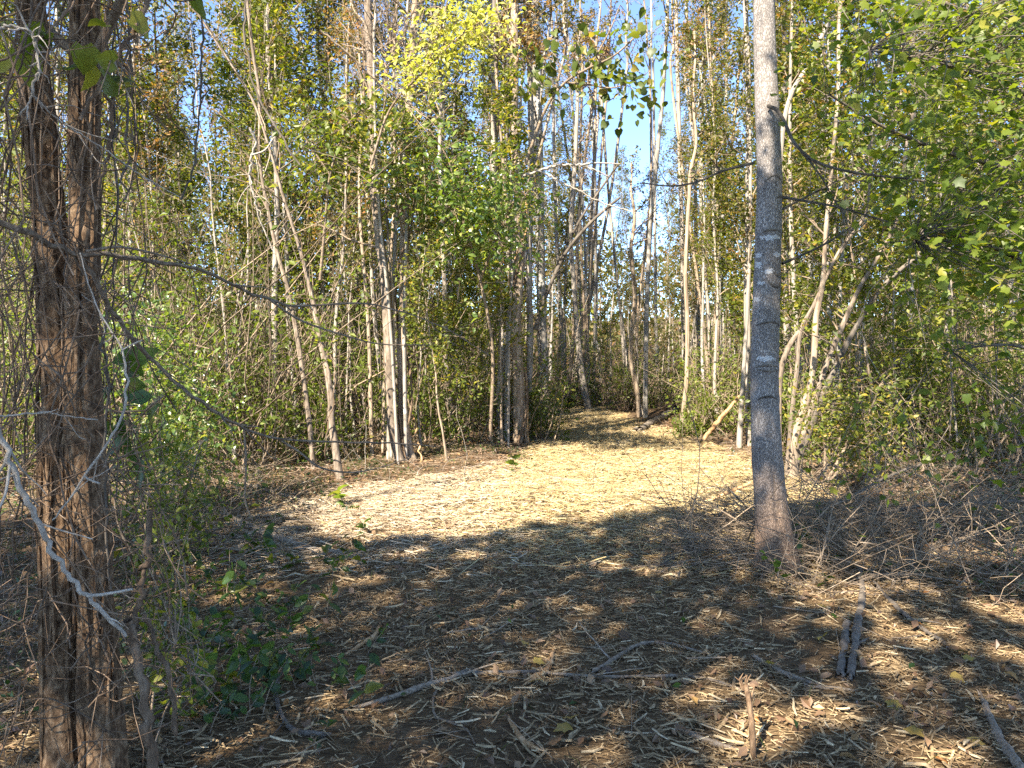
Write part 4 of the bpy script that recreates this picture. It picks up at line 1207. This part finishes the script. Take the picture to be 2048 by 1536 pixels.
# ------------------------------------------------------------------ leafy sprays
def spray(name, label, cat, stems, region, n, Y, size, kind, mat, seed, limit=300, up=.5, droop=.2, twig='twig', clump=10, spread=.12, nested=None):
    """a leafy branch: woody stems plus twigs that carry leaves"""
    rng = np.random.default_rng(seed)
    P0 = pxpath(stems[0][0], stems[0][2])
    root = thing(name, label, cat, P0[0])
    tb = Tubes(6); nodes = []
    for pts, w, Ys in stems:
        Q = smoothpath(pxpath(pts, Ys), 24)
        tb.add(Q, np.linspace(w[0], w[-1], 24) * .5 / F * Q[:, 1], .4); nodes.append(Q[4:])
    nodes = np.concatenate(nodes)
    C = []
    for i in range(max(1, n // clump)):
        px, py = region(rng)
        c = at(px, py, rng.uniform(*Y))
        k = np.linalg.norm(nodes - c, axis=1).argmin()
        a = nodes[k]; v = c - a
        L = np.linalg.norm(v)
        T = smoothpath(np.array([a, a + v * .5 + rng.normal(size=3) * L * .12, c + v / (L + .01) * .05]), 7)
        tb.add(T, np.linspace(.004, .0012, 7), rng.random())
        m = clump
        w_ = rng.random(m)
        C.append(c - v * (w_ * .45)[:, None] * min(1, .5 / (L + .01)) + rng.normal(size=(m, 3)) * spread)
    C = np.concatenate(C)
    part('branch', [tb.part(0, 5)], [M[twig]], root)
    split_leaves(root, C, size * rng.uniform(.65, 1.3, len(C)), rng, kind, mat, limit, up, droop)
    return root


def band(pts, sx, sy):
    pts = np.array(pts, float)

    def f(rng):
        t = rng.random() * (len(pts) - 1); k = min(int(t), len(pts) - 2)
        p = pts[k] + (pts[k + 1] - pts[k]) * (t - k)
        return p[0] + rng.normal(0, sx), p[1] + rng.normal(0, sy)
    return f


def box(x0, x1, y0, y1, xp=1.0):
    return lambda rng: (x0 + (x1 - x0) * rng.random() ** xp, rng.uniform(y0, y1))


def right_region(rng):
    while True:
        px = 1600 + 560 * rng.random() ** .62; py = rng.uniform(-90, 1000)
        lim = np.interp(px, [1600, 1680, 1760, 1900, 2048, 2160], [170, 330, 400, 560, 620, 640])
        if py < lim or rng.random() < (.16 if px > 1830 and py < 980 else .03):
            return px, py


spray('leafy_tree', 'leafy yellow-green tree whose boughs hang in from the right edge', 'tree',
      [([(2230, 900), (2215, 600), (2200, 300), (2180, 0), (2170, -300)], (70, 40), [5.6, 5.6]),
       ([(2205, 430), (2100, 380), (1990, 330), (1880, 300), (1760, 250), (1660, 190)], (16, 4), [5.6, 5.0]),
       ([(2195, 250), (2080, 200), (1960, 150), (1850, 120), (1740, 100)], (16, 4), [5.6, 4.6]),
       ([(2185, 60), (2060, 40), (1930, 20), (1820, -20)], (16, 4), [5.6, 5.2]),
       ([(2205, 620), (2110, 560), (2000, 500), (1900, 470), (1830, 480)], (14, 3), [5.6, 4.8]),
       ([(2215, 760), (2120, 720), (2020, 690), (1900, 700)], (12, 3), [5.6, 5.2])],
      right_region, 8500, (4.0, 7.6), .056, 'lobed', 'leaf_maple', 600, 300, up=.6, droop=.25, clump=12, spread=.15, twig='bark_dark')
spray('leafy_branch', 'golden yellow leafy branch near the top left of centre', 'branch',
      [([(742, 330), (770, 240), (800, 190), (850, 140), (900, 90), (950, 50), (1010, 20)], (6, 2), [8.7, 8.3]), ([(800, 190), (830, 170), (880, 165), (930, 170)], (4, 2), [8.7, 8.4]), ([(850, 140), (880, 60), (900, -20)], (4, 2), [8.5, 8.4])],
      band([(800, 130), (850, 160), (880, 90), (900, 30), (960, 110), (1000, 40), (870, 60), (830, 120)], 40, 30), 1500, (8.0, 9.2), .07, 'ovate', 'leaf_yellow', 601, 240, up=.6)
spray('leafy_branch', 'grape-leaved green vine branch against the blue gap of sky', 'vine',
      [([(1050, 330), (1090, 220), (1130, 165), (1180, 135), (1230, 110), (1285, 60)], (7, 3), [9.0, 8.8]), ([(1130, 165), (1180, 170), (1230, 175), (1290, 150)], (5, 2), [9.0, 9.0]), ([(1180, 135), (1220, 60), (1240, 10)], (4, 2), [8.9, 8.9])],
      band([(1062, 120), (1100, 150), (1140, 140), (1190, 150), (1240, 130), (1280, 150), (1250, 190), (1225, 50), (1290, 45)], 24, 24), 230, (8.7, 9.3), .105, 'heart', 'leaf_olive2', 602, 230, up=.35, droop=.5, clump=3, spread=.2)
spray('climbing_vine', 'bright green climber massed between the pair of trunks and the vine-wrapped trunk', 'vine',
      [([(980, 880), (985, 700), (960, 560), (930, 460), (880, 400), (830, 370)], (8, 3), [11.4, 10.6]), ([(960, 560), (1000, 460), (1030, 400), (1060, 380)], (6, 3), [11, 10.5]), ([(930, 460), (900, 330), (860, 260)], (5, 2), [10.8, 10.6])],
      band([(780, 330), (850, 390), (900, 420), (960, 400), (1010, 400), (960, 470), (880, 440), (1060, 500), (860, 300), (930, 330)], 46, 40), 2400, (10.0, 11.4), .095, 'ovate', 'leaf_white', 603, 220, up=.45, clump=9, spread=.16)
spray('climbing_vine', 'dark green climber clump left of the mottled grey trunk', 'vine',
      [([(640, 560), (650, 450), (660, 350), (690, 260), (720, 220)], (7, 3), [9.9, 9.6]), ([(660, 350), (620, 290), (600, 260)], (4, 2), [9.8, 9.7])],
      band([(600, 320), (650, 250), (690, 220), (730, 290), (690, 340), (620, 400)], 40, 40), 1100, (9.4, 10.3), .09, 'ovate', 'leaf_green', 604, 120, up=.45, clump=9, spread=.14)
spray('bush', 'bright glossy green bush in the sun behind the shaggy tree', 'bush',
      [([(330, 1010), (320, 900), (310, 800), (300, 700), (290, 620)], (10, 3), [7.3, 7.2]), ([(340, 1010), (370, 880), (400, 780), (430, 700)], (8, 3), [7.3, 7.4]), ([(325, 1010), (280, 880), (240, 780), (220, 690)], (8, 3), [7.3, 7.0]), ([(335, 960), (420, 900), (460, 860)], (6, 2), [7.3, 7.4])],
      band([(240, 700), (300, 660), (350, 720), (300, 800), (400, 840), (250, 850), (340, 900), (420, 900), (300, 950), (430, 760)], 38, 46), 3200, (6.7, 8.0), .058, 'ovate', 'leaf_white', 605, 260, up=.4, clump=11, spread=.13)
spray('bush', 'shaded straggling shrub between the shaggy tree and the pale split log', 'bush',
      [([(300, 1150), (290, 1050), (280, 950), (270, 860)], (8, 3), [5.2, 5.4]), ([(305, 1150), (340, 1050), (380, 960), (400, 890)], (7, 3), [5.2, 5.6]), ([(295, 1150), (240, 1060), (225, 960)], (6, 3), [5.2, 5.2]), ([(310, 1120), (380, 1080), (430, 1040)], (5, 2), [5.2, 5.4])],
      band([(240, 900), (290, 960), (350, 930), (400, 980), (260, 1040), (340, 1060), (420, 1040), (300, 1100)], 32, 36), 1300, (4.8, 6.2), .048, 'ovate', 'leaf_green', 611, 150, up=.45, clump=9, spread=.11)
spray('bush', 'low yellow-green bush at the foot of the leaning clump on the right', 'bush',
      [([(1650, 960), (1650, 880), (1640, 820), (1630, 780)], (8, 3), [8.6, 8.6]), ([(1655, 960), (1700, 880), (1740, 820), (1760, 770)], (7, 3), [8.6, 8.8]), ([(1660, 960), (1720, 900), (1790, 860)], (6, 3), [8.6, 8.7])],
      band([(1620, 800), (1650, 860), (1700, 800), (1740, 860), (1790, 790), (1760, 910), (1690, 920)], 36, 34), 1800, (8.2, 9.2), .055, 'ovate', 'leaf_yellowgreen', 606, 180, up=.45, clump=10, spread=.14)
spray('hanging_branch', 'few broad green leaves on a twig at the top left corner', 'branch',
      [([(60, 180), (100, 100), (150, 100), (215, 115), (300, 60)], (4, 2), [2.3, 2.4])],
      band([(25, 78), (60, 88), (130, 92), (155, 84), (195, 126), (300, 45), (262, 208), (140, 115)], 10, 8), 16, (2.2, 2.5), .085, 'heart', 'leaf_green', 607, 16, up=.3, droop=.35, clump=1, spread=.03)
spray('climbing_vine', 'large dark green leaves on a vine at the right of the shaggy trunk', 'vine',
      [([(232, 1000), (238, 900), (250, 800), (262, 700), (270, 600)], (4, 2), [3.0, 3.0])],
      band([(245, 720), (265, 760), (270, 800), (235, 850), (240, 920), (285, 800)], 12, 12), 14, (2.9, 3.2), .15, 'ovate', 'leaf_dark', 608, 14, up=.2, droop=.7, clump=1, spread=.04)
spray('bush', 'dark leaves and yellowing sprays low at the bottom left beside the thick vine', 'bush',
      [([(300, 1500), (305, 1400), (320, 1330), (350, 1290)], (6, 3), [2.75, 2.9]), ([(305, 1500), (340, 1400), (390, 1330)], (5, 2), [2.75, 3.0]), ([(320, 1200), (330, 1120), (325, 1040)], (4, 2), [3.3, 3.4])],
      band([(260, 1290), (330, 1300), (390, 1300), (300, 1370), (360, 1410), (310, 1120), (340, 1060), (330, 1180), (300, 1220)], 26, 28), 420, (2.7, 3.6), .04, 'ovate', 'leaf_green', 609, 150, up=.4, clump=6, spread=.05)

MARKS = [((500, 1062), 'in front of the long pale split log'), ((705, 1140), 'at the right end of the long pale split log'), ((280, 1400), 'beside the thick brown vine at the bottom left'),
         ((560, 1430), 'beside the crooked brown stick at the lower left'), ((420, 1180), 'between the shaggy tree and the bare soil'), ((400, 1330), 'under the yellowing sprays at the bottom left'),
         ((735, 1285), 'near the frayed upright wedge of yellow wood'), ((800, 1400), 'near the splintered pale stick'), ((930, 1262), 'near the thin white stick on the bare soil'),
         ((990, 1350), 'near the greenish grey round stick'), ((1100, 1320), 'near the torn orange-tan branch chunk'), ((910, 1440), 'near the curled brown vine piece'), ((1040, 1475), 'near the torn tan splinter at the bottom'),
         ((1280, 1300), 'near the forked thin pale stick'), ((1280, 1360), 'along the long thin grey stick'), ((1430, 1495), 'near the bleached splinter at the bottom'), ((1507, 1470), 'beside the broken upright stake'),
         ((1570, 1350), 'near the grey stick pointing to the two logs'), ((1700, 1300), 'beside the two grey logs'), ((1660, 1385), 'near the flat pale splinter below the two logs'), ((1820, 1240), 'near the brown stick beyond the logs'),
         ((1800, 1170), 'near the arched pale stick'), ((2000, 1480), 'near the frayed split log in the bottom right corner'), ((1560, 1150), 'at the foot of the big grey trunk'), ((1400, 1110), 'among the brush left of the big grey trunk'),
         ((1180, 1130), 'on the shade edge in the middle of the clearing'), ((900, 1130), 'on the shade edge left of the middle'), ((1150, 1220), 'on the mulch in the middle of the shade'), ((620, 1210), 'left of the bare soil patch'), ((1200, 1450), 'at the bottom edge in the middle'), ((650, 1510), 'at the bottom edge left of the middle'), ((1350, 1230), 'between the brush and the middle of the shade'), ((1850, 1400), 'on the bare ground at the lower right')]


def near(px, py):
    return min(MARKS, key=lambda m: (m[0][0] - px) ** 2 + ((m[0][1] - py) * 1.6) ** 2)[1]


# seedlings on the shaded ground
rs = np.random.default_rng(620)
def seedling(n_leaf, h, size):
    root = thing('seedling', 'x', 'plant')
    tb = Tubes(5); P = curl((0, 0, -.02), (rs.normal(0, .3), rs.normal(0, .3), 1), h, 7, rs, .15); tb.add(P, np.linspace(.003, .0012, 7))
    part('stem', [tb.part(0, 5)], [M['twig']], root)
    k = rs.integers(2, 7, n_leaf)
    leaf_objs(root, P[k] + rs.normal(size=(n_leaf, 3)) * .006, size * rs.uniform(.7, 1.3, n_leaf), rs, 'ovate', 'leaf_dark', up=.62)
    return root


def copy_thing(root, loc, rz, sc):
    r = root.copy(); COL.objects.link(r); r.location = loc; r.rotation_euler = (0, 0, rz); r.scale = (sc, sc, sc)
    for ch in list(root.children):
        c = ch.copy(); COL.objects.link(c); c.parent = r
    return r


protos = [seedling(7, .18, .075), seedling(8, .26, .065), seedling(9, .14, .06), seedling(6, .3, .085)]
spots = []
while len(spots) < 76:
    px = rs.uniform(300, 790); py = rs.uniform(1080, 1500)
    if rs.random() < np.exp(-((px - 520) / 150) ** 2):
        spots.append((px, py))
spots += [(rs.uniform(1480, 1700), rs.uniform(1020, 1190)) for _ in range(12)]
for i, (px, py) in enumerate(spots):
    p = grd(px, py)
    r = protos[i] if i < 4 else copy_thing(protos[i % 4], p, rs.uniform(0, 6.28), rs.uniform(.7, 1.25))
    r.location = p
    tag(r, 'small broad-leaved green seedling ' + near(px, py), 'plant', 'seedlings on the shaded ground')
for (px, py, lab) in [(1035, 935, 'lone sunlit green plant with round pale leaves below the vine-wrapped trunk'), (650, 880, 'round pale-leaved sprig beside the orange-barked leaning stem'),
                      (740, 1068, 'yellow-green sprig on the lit edge of the shade'), (720, 1010, 'flat green sprig on the sunny mulch left of the clearing')]:
    r = copy_thing(protos[2], grd(px, py + 10), rs.uniform(0, 6), 2.4 if px != 740 else 1.7)
    r['label'] = lab; r['category'] = 'plant'
    if 'group' in r: del r['group']
    if px != 740:
        for c in r.children:
            if c.name.startswith('leaf'):
                c.data = leaf_mesh('heart', 'leaf_white', int(rs.integers(0, 10)))

# ------------------------------------------------------------------ fallen wood
def stick(name, label, cat, pts, w, mat, seed, lift=.6, splinter=0, kids=0, h=None, group=None):
    rng = np.random.default_rng(seed)
    P = np.array([grd(*p) for p in pts]); n = max(14, len(pts) * 6)
    P = smoothpath(P, n)
    r = np.interp(np.linspace(0, 1, n), np.linspace(0, 1, len(w)), w) * .5 / F * P[:, 1]
    P[:, 2] = terrain(P[:, 0], P[:, 1]) + r * lift + .01
    if h is not None:
        P[:, 2] += np.interp(np.linspace(0, 1, n), np.linspace(0, 1, len(h)), h)
    P[1:-1, :2] += rng.normal(size=(n - 2, 2)) * r[1:-1, None] * .15
    tb = Tubes(8); tb.add(P, r * (.8 + .4 * vnoise(np.arange(n) * .35 + seed, np.zeros(n))), .5)
    # closed, broken ends
    for e, s in ((0, -1), (n - 1, 1)):
        d = unit(P[e] - P[e - s]) if e else unit(P[0] - P[1])
        for k in range(4 + splinter):
            o = rng.normal(size=3) * r[e] * .45
            L = r[e] * rng.uniform(.5, 1.5) * (1 + splinter * .8)
            tb.add(np.array([P[e] + o - d * r[e], P[e] + o + d * L * .5, P[e] + o * 1.5 + d * L]), [r[e] * .5, r[e] * .3, r[e] * .05], rng.random())
    for k in range(kids):
        j = int(rng.integers(2, n - 2)); q = unit(P[j] - P[j - 1]) + rng.normal(size=3) * [.7, .7, .25]; q[2] = abs(q[2]) * .4
        tb.add(curl(P[j], q, rng.uniform(.1, .45), 5, rng, .15), np.linspace(r[j] * .5, .001, 5), rng.random())
    return whole(name, [tb.part(0, 8)], [M[mat]], label, cat, group)


for i, a in enumerate([
    ('stick', 'splintered pale stick slanting up to the greenish stick in the foreground', 'stick', [(715, 1424), (770, 1408), (830, 1388), (880, 1372), (935, 1352)], [8, 14, 16, 14], 'split_wood', .6, 3, 2),
    ('stick', 'greenish grey round stick lying level in the foreground', 'stick', [(912, 1357), (960, 1354), (1020, 1353), (1075, 1350)], [13, 12, 11], 'bark_log', .7, 0, 1),
    ('stick', 'thin pale stick forking up right past the greenish stick', 'stick', [(1185, 1342), (1215, 1325), (1250, 1303), (1275, 1292), (1330, 1288), (1410, 1312)], [12, 10, 6], 'split_wood', .7, 1, 3),
    ('stick', 'long thin grey stick running right from the greenish stick', 'stick', [(1075, 1350), (1150, 1352), (1250, 1352), (1350, 1358), (1420, 1368), (1500, 1394)], [9, 8, 6], 'split_wood', .7, 0, 4),
    ('branch_piece', 'short torn orange-tan branch chunk in the middle foreground', 'stick', [(1062, 1366), (1085, 1352), (1100, 1330), (1106, 1300)], [16, 14, 9], 'peeled', .6, 3, 0),
    ('log', 'thin grey log lying lengthwise, left one of two at lower right', 'log', [(1679, 1362), (1684, 1330), (1690, 1290), (1694, 1256)], [20, 19, 17], 'bark_log', .8, 0, 0),
    ('log', 'longer grey-brown log lying lengthwise, right one of two at lower right', 'log', [(1700, 1362), (1707, 1310), (1716, 1250), (1724, 1195), (1719, 1142)], [20, 19, 17, 12], 'bark_log', .8, 1, 1),
    ('stick', 'brown stick slanting down right from the end of the longer log', 'stick', [(1748, 1168), (1780, 1205), (1830, 1248), (1886, 1286)], [8, 11, 9], 'bark_log', .8, 0, 3),
    ('stick', 'arched pale stick behind the longer log', 'stick', [(1690, 1178), (1740, 1166), (1800, 1168), (1850, 1172), (1945, 1176)], [5, 6, 4], 'twig', .8, 0, 3, [0, .04, .06, 0]),
    ('log_splinter', 'pale frayed split log at the bottom right corner', 'log', [(1962, 1398), (1985, 1450), (2005, 1495), (2050, 1560)], [12, 22, 26], 'split_wood', .6, 5, 0),
    ('stick', 'grey weathered stick pointing to the two logs', 'stick', [(1510, 1318), (1550, 1340), (1590, 1360), (1632, 1376)], [9, 14, 12], 'split_wood', .7, 1, 2),
    ('stick', 'flat pale splinter lying right below the two logs', 'stick', [(1612, 1380), (1660, 1382), (1710, 1388)], [8, 12, 5], 'split_wood', .5, 2, 0),
    ('stick', 'crooked brown stick bending down at the lower left', 'stick', [(556, 1356), (552, 1400), (562, 1440), (590, 1472), (646, 1480)], [10, 11, 12, 16], 'bark_log', .7, 2, 2),
    ('log', 'long pale split log curving along the left edge of the clearing', 'log', [(345, 955), (395, 1008), (450, 1038), (520, 1062), (590, 1088), (650, 1100), (690, 1108), (728, 1138)], [16, 20, 18, 14, 8], 'split_wood', .6, 3, 5),
    ('stick', 'pale straight stick on the sunny ground above the split log', 'stick', [(440, 976), (520, 990), (600, 1006), (700, 1024)], [9, 8, 5], 'split_wood', .8, 1, 3),
    ('stick', 'thin stick crossing the ground left of the leaning stems', 'stick', [(380, 930), (450, 938), (540, 942), (640, 940)], [5, 5, 4], 'twig', .8, 0, 3),
    ('log', 'fallen grey log lying in the shade at the right edge of the path', 'log', [(1280, 866), (1300, 855), (1325, 842), (1352, 828)], [20, 19, 17], 'bark_log', .9, 0, 1),
    ('stick', 'white broken strip of wood on the golden straw below the vine-wrapped trunk', 'stick', [(1070, 948), (1095, 956), (1125, 960), (1155, 962)], [10, 12, 6], 'split_wood', .6, 2, 0),
    ('stick', 'curled brown vine piece lying at the bottom centre', 'stick', [(876, 1384), (866, 1410), (870, 1440), (900, 1452), (930, 1462), (950, 1490)], [6, 6, 5, 4], 'twig', .8, 0, 2),
    ('stick', 'bleached splinter slanting at the bottom right of centre', 'stick', [(1372, 1474), (1410, 1492), (1450, 1506), (1480, 1515)], [12, 18, 8], 'split_wood', .6, 3, 0),
    ('stick', 'torn tan splinter pointing right at the bottom left of centre', 'stick', [(1018, 1440), (1042, 1478), (1068, 1500)], [8, 16, 18], 'peeled', .6, 3, 0),
    ('stick', 'frayed upright wedge of yellow wood left of the bare soil', 'stick', [(700, 1306), (725, 1292), (748, 1278), (758, 1258)], [8, 12, 9], 'peeled', .7, 4, 0),
    ('stick', 'thin white stick lying on the bare soil patch', 'stick', [(890, 1268), (930, 1264), (978, 1260)], [5, 6, 4], 'split_wood', .8, 0, 2),
    ('stick', 'dark thin stick slanting toward the big grey trunk, lowest of the brush', 'stick', [(1300, 1142), (1345, 1122), (1400, 1088), (1450, 1046)], [8, 7, 5], 'bark_dark', .9, 0, 3, [0, 0, .05, .12]),
    ('stick', 'bluish grey stick lying left of the big grey trunk', 'stick', [(1335, 1118), (1390, 1106), (1440, 1098), (1500, 1088)], [9, 9, 8], 'bark_log', .9, 0, 2),
    ('stick', 'dark crooked stick standing left of the big grey trunk', 'stick', [(1508, 1040), (1490, 1040), (1470, 1040), (1450, 1040)], [6, 5, 3], 'bark_dark', .9, 0, 3, [0, .12, .22, .32]),
    ('stick', 'tan peeled pole leaning from the straw toward the big grey trunk', 'stick', [(1412, 1006), (1440, 1006), (1470, 1006), (1502, 1006)], [9, 9, 7], 'peeled', .9, 1, 0, [0, .06, .12, .19]),
    ('stick', 'long dark bough lying right of the big grey trunk', 'stick', [(1590, 1056), (1660, 1036), (1740, 1010), (1830, 985), (1930, 960)], [9, 8, 6, 3], 'bark_dark', .9, 0, 6, [.05, .12, .25, .3]),
    ('stick', 'level dark bough lying at the right before the brush', 'stick', [(1700, 1060), (1790, 1050), (1900, 1042), (2060, 1036)], [9, 8, 7], 'bark_dark', .9, 0, 5, [.1, .12, .1]),
    ('log', 'orange-brown pole leaning up right at the path edge', 'log', [(1405, 888), (1420, 887), (1450, 886), (1490, 884)], [9, 11, 9], 'peeled', .9, 2, 0, [0, .16, .46, .85]),
]):
    stick(*a[:4], [w_ * .85 for w_ in a[4]], a[5], 700 + i, (a[6] - .55 if len(a) > 6 else .2), *(a[7:9]), h=a[9] if len(a) > 9 else None)
P = np.array([grd(1506, 1560), grd(1506, 1536)]); p0 = grd(1507, 1530)
tb = Tubes(8); rng = np.random.default_rng(760)
tb.add(smoothpath(np.array([p0 + [0, 0, -.05], p0 + [.0, .02, .1], p0 + [-.004, .05, .2], p0 + [-.01, .08, .26]]), 12), np.linspace(.013, .010, 12), .5)
for k in range(7):
    a = p0 + [-.01, .08, .25] + rng.normal(size=3) * .008
    tb.add(np.array([a, a + [rng.normal(0, .006), 0, .025], a + [rng.normal(0, .012), 0, .05]]), [.005, .0035, .001], rng.random())
a = p0 + [0, .06, .2]
tb.add(np.array([a, a + [.018, .02, .03], a + [.03, .03, .055]]), [.005, .004, .002], .8)
whole('broken_stake', [tb.part(0, 8)], [M['bark_stake']], 'broken splintered stake poking up at the bottom right of centre', 'stick')

# loose chips that can be picked out one by one
rc = np.random.default_rng(770)
cm = []
for i in range(14):
    L = rc.uniform(.04, .12)
    p = strip_part(np.zeros((1, 3)), np.zeros(1), np.array([L]), np.array([rc.uniform(.003, .009)]), np.array([rc.uniform(.003, .007)]), np.zeros(1), np.array([rc.uniform(.45, 1)]), rc)
    cm.append(mesh('wood_chip', [p], [M['chip']]))
n = 0
while n < 290:
    px, py = rc.uniform(380, 1950), rc.uniform(1110, 1530)
    p = grd(px, py)
    if rc.random() > keep_chip(p[0:1], p[1:2])[0] + .12:
        continue
    o = link('wood_chip', cm[rc.integers(0, 14)])
    o.location = p + [0, 0, rc.uniform(.012, .03)]
    o.rotation_euler = (rc.normal(0, .15), rc.normal(0, .14), rc.uniform(0, 6.28))
    tag(o, 'loose pale split wood chip ' + near(px, py), 'wood chip', 'large wood chips on the shaded mulch')
    n += 1
for i in range(64):
    px, py = rc.uniform(420, 2030), rc.uniform(1130, 1530)
    if i % 3 == 0:
        px = rc.uniform(1500, 2030)
    p = grd(px, py)
    mat = ['leaf_brown', 'leaf_brown', 'leaf_orange2', 'leaf_yellow2'][i % 4]
    o = link('fallen_leaf', leaf_mesh('lobed' if i % 2 else 'ovate', mat, int(rc.integers(0, 10))))
    s = rc.uniform(.05, .085); o.scale = (s, s, s)
    o.location = p + [0, 0, .025]; o.rotation_euler = (rc.normal(0, .3), rc.normal(0, .3), rc.uniform(0, 6.28))
    w = {'leaf_brown': 'brown', 'leaf_orange2': 'orange', 'leaf_yellow2': 'yellow'}[mat]
    tag(o, w + ' fallen leaf ' + near(px, py), 'leaf', w + ' fallen leaves on the shaded mulch')

# brush heaped round the big trunk and along the right bank
rb = np.random.default_rng(780)
tb = Tubes(4)
for i in range(900):
    if i < 430:
        px, py = rb.uniform(1330, 1830), rb.uniform(1030, 1150); d = (rb.normal(0, 1), rb.normal(0, .4), rb.normal(.05, .14))
    else:
        px, py = 1560 + 560 * rb.random(), rb.uniform(930, 1200); d = (rb.normal(0, 1), rb.normal(0, .5), rb.normal(.2, .5))
    p = grd(px, py) + [0, 0, rb.uniform(0, .18)]
    P = curl(p, d, rb.uniform(.3, 1.3), 8, rb, .12)
    P[:, 2] = np.maximum(P[:, 2], terrain(P[:, 0], P[:, 1]) + .005)
    tb.add(P, np.linspace(1, .4, 8) * rb.uniform(.0015, .005), rb.random())
    for k in range(3):
        j = rb.integers(1, 7)
        tb.add(curl(P[j], unit(P[j + 1] - P[j]) + rb.normal(size=3) * .7, rb.uniform(.08, .4), 5, rb, .2), np.linspace(.0022, .0008, 5), rb.random())
tag(link('brush', mesh('brush', [tb.part(0, 4)], [M['twig']])), 'heaped dead twigs round the big grey trunk and along the right bank', kind='stuff')
tb = Tubes(4)
for i in range(380):
    px, py = rb.uniform(215, 560), rb.uniform(900, 1130)
    px -= max(0, py - 1000) * .5
    p = grd(px, py) + [0, 0, rb.uniform(0, .12)]
    P = curl(p, (rb.normal(0, 1), rb.normal(0, .5), rb.normal(.15, .4)), rb.uniform(.25, 1.0), 8, rb, .18)
    P[:, 2] = np.maximum(P[:, 2], terrain(P[:, 0], P[:, 1]) + .005)
    tb.add(P, np.linspace(1, .4, 8) * rb.uniform(.0015, .005), rb.random())
    for k in range(2):
        j = rb.integers(1, 7)
        tb.add(curl(P[j], unit(P[j + 1] - P[j]) + rb.normal(size=3) * .7, rb.uniform(.08, .35), 5, rb, .2), np.linspace(.002, .0008, 5), rb.random())
tag(link('brush', mesh('brush', [tb.part(0, 4)], [M['twig']])), 'tangled dead twigs on the bank between the shaggy tree and the clearing', kind='stuff')
tb = Tubes(4)
for i in range(230):
    px, py = rb.choice([rb.uniform(230, 980), rb.uniform(1620, 2080)], p=[.6, .4]), rb.uniform(860, 1000)
    py = max(py, np.interp(px, [230, 500, 1000, 1600], [960, 930, 880, 900])) - rb.uniform(0, 30)
    p = grd(px, py)
    P = curl(p, (rb.normal(0, .6), rb.normal(0, .4), rb.uniform(.3, 1)), rb.uniform(.25, 1.0), 7, rb, .2)
    P[:, 2] = np.maximum(P[:, 2], terrain(P[:, 0], P[:, 1]) + .005)
    tb.add(P, np.linspace(1, .35, 7) * rb.uniform(.002, .005), rb.random())
tag(link('dead_stems', mesh('dead_stems', [tb.part(0, 4)], [M['twig_pale']])), 'bleached dead stems and weeds along the thicket edges', kind='stuff')

# ------------------------------------------------------------------ the wood the viewer stands in: its crowns shade the foreground
ro = np.random.default_rng(800)
N = 90000
gx = ro.uniform(-11, 11, N); gy = ro.uniform(-2, 9.5, N)
z = ro.uniform(6.6, 13, N)
t = z / SUN[2]
C = np.column_stack([gx + SUN[0] * t, gy + SUN[1] * t, z])
k = ~shades_clearing(C) & ~in_hole(C) & (gy < np.interp(gx, _BX, _BY) + .15)
k &= (vnoise(gx * .9 + 5, gy * .9 + z * .15) > .12) & (vnoise(gx * 2.6, gy * 2.6 + 11) > .10)
C = C[k][:32000]
sz = ro.uniform(.18, .32, len(C) + 98); sz[len(C):] = .11
zz = np.concatenate([ro.normal(c_, s_, n_) for c_, s_, n_ in ((4.35, .10, 16), (3.98, .05, 7), (3.62, .10, 14), (3.05, .10, 22), (2.8, .1, 25), (4.7, .12, 14))])
C = np.vstack([C, np.column_stack([2.0 + ro.normal(0, .10, len(zz)), np.full(len(zz), 5.6), zz]) + SUN * ro.uniform(5, 6.5, (len(zz), 1))])
trunks = [(-4.5, -3.5), (-8.5, -2), (-2, -6), (-7.5, -8), (1.8, -5), (4.8, -3), (-11.5, -5), (-5, -11), (0, -10)]
tb = Tubes(7)
T = np.array(trunks)
for x, y in trunks:
    tb.add(np.array([[x, y, -.1], [x + .1, y, 4], [x, y + .1, 8], [x + .1, y, 13.5]]), [.13, .10, .08, .02], .5)
for c in C[ro.integers(0, len(C), 420)]:
    j = np.linalg.norm(T - c[:2], axis=1).argmin()
    if np.linalg.norm(T[j] - c[:2]) > 3.8:
        continue
    a = np.array([T[j][0], T[j][1], c[2] - np.linalg.norm(T[j] - c[:2]) * .7])
    tb.add(smoothpath(np.array([a, (a + c) / 2 + ro.normal(size=3) * .2, c]), 7), np.linspace(.03, .005, 7), .5)
tag(link('canopy', mesh('canopy', [tb.part(0, 6), leaf_part(C, sz, ro.random(len(C)), ro, 'diamond', 1, up=.4)], [M['bark_grey'], M['leaf_green']])),
    'woodland crowns behind and above the viewer that shade the foreground', kind='stuff')
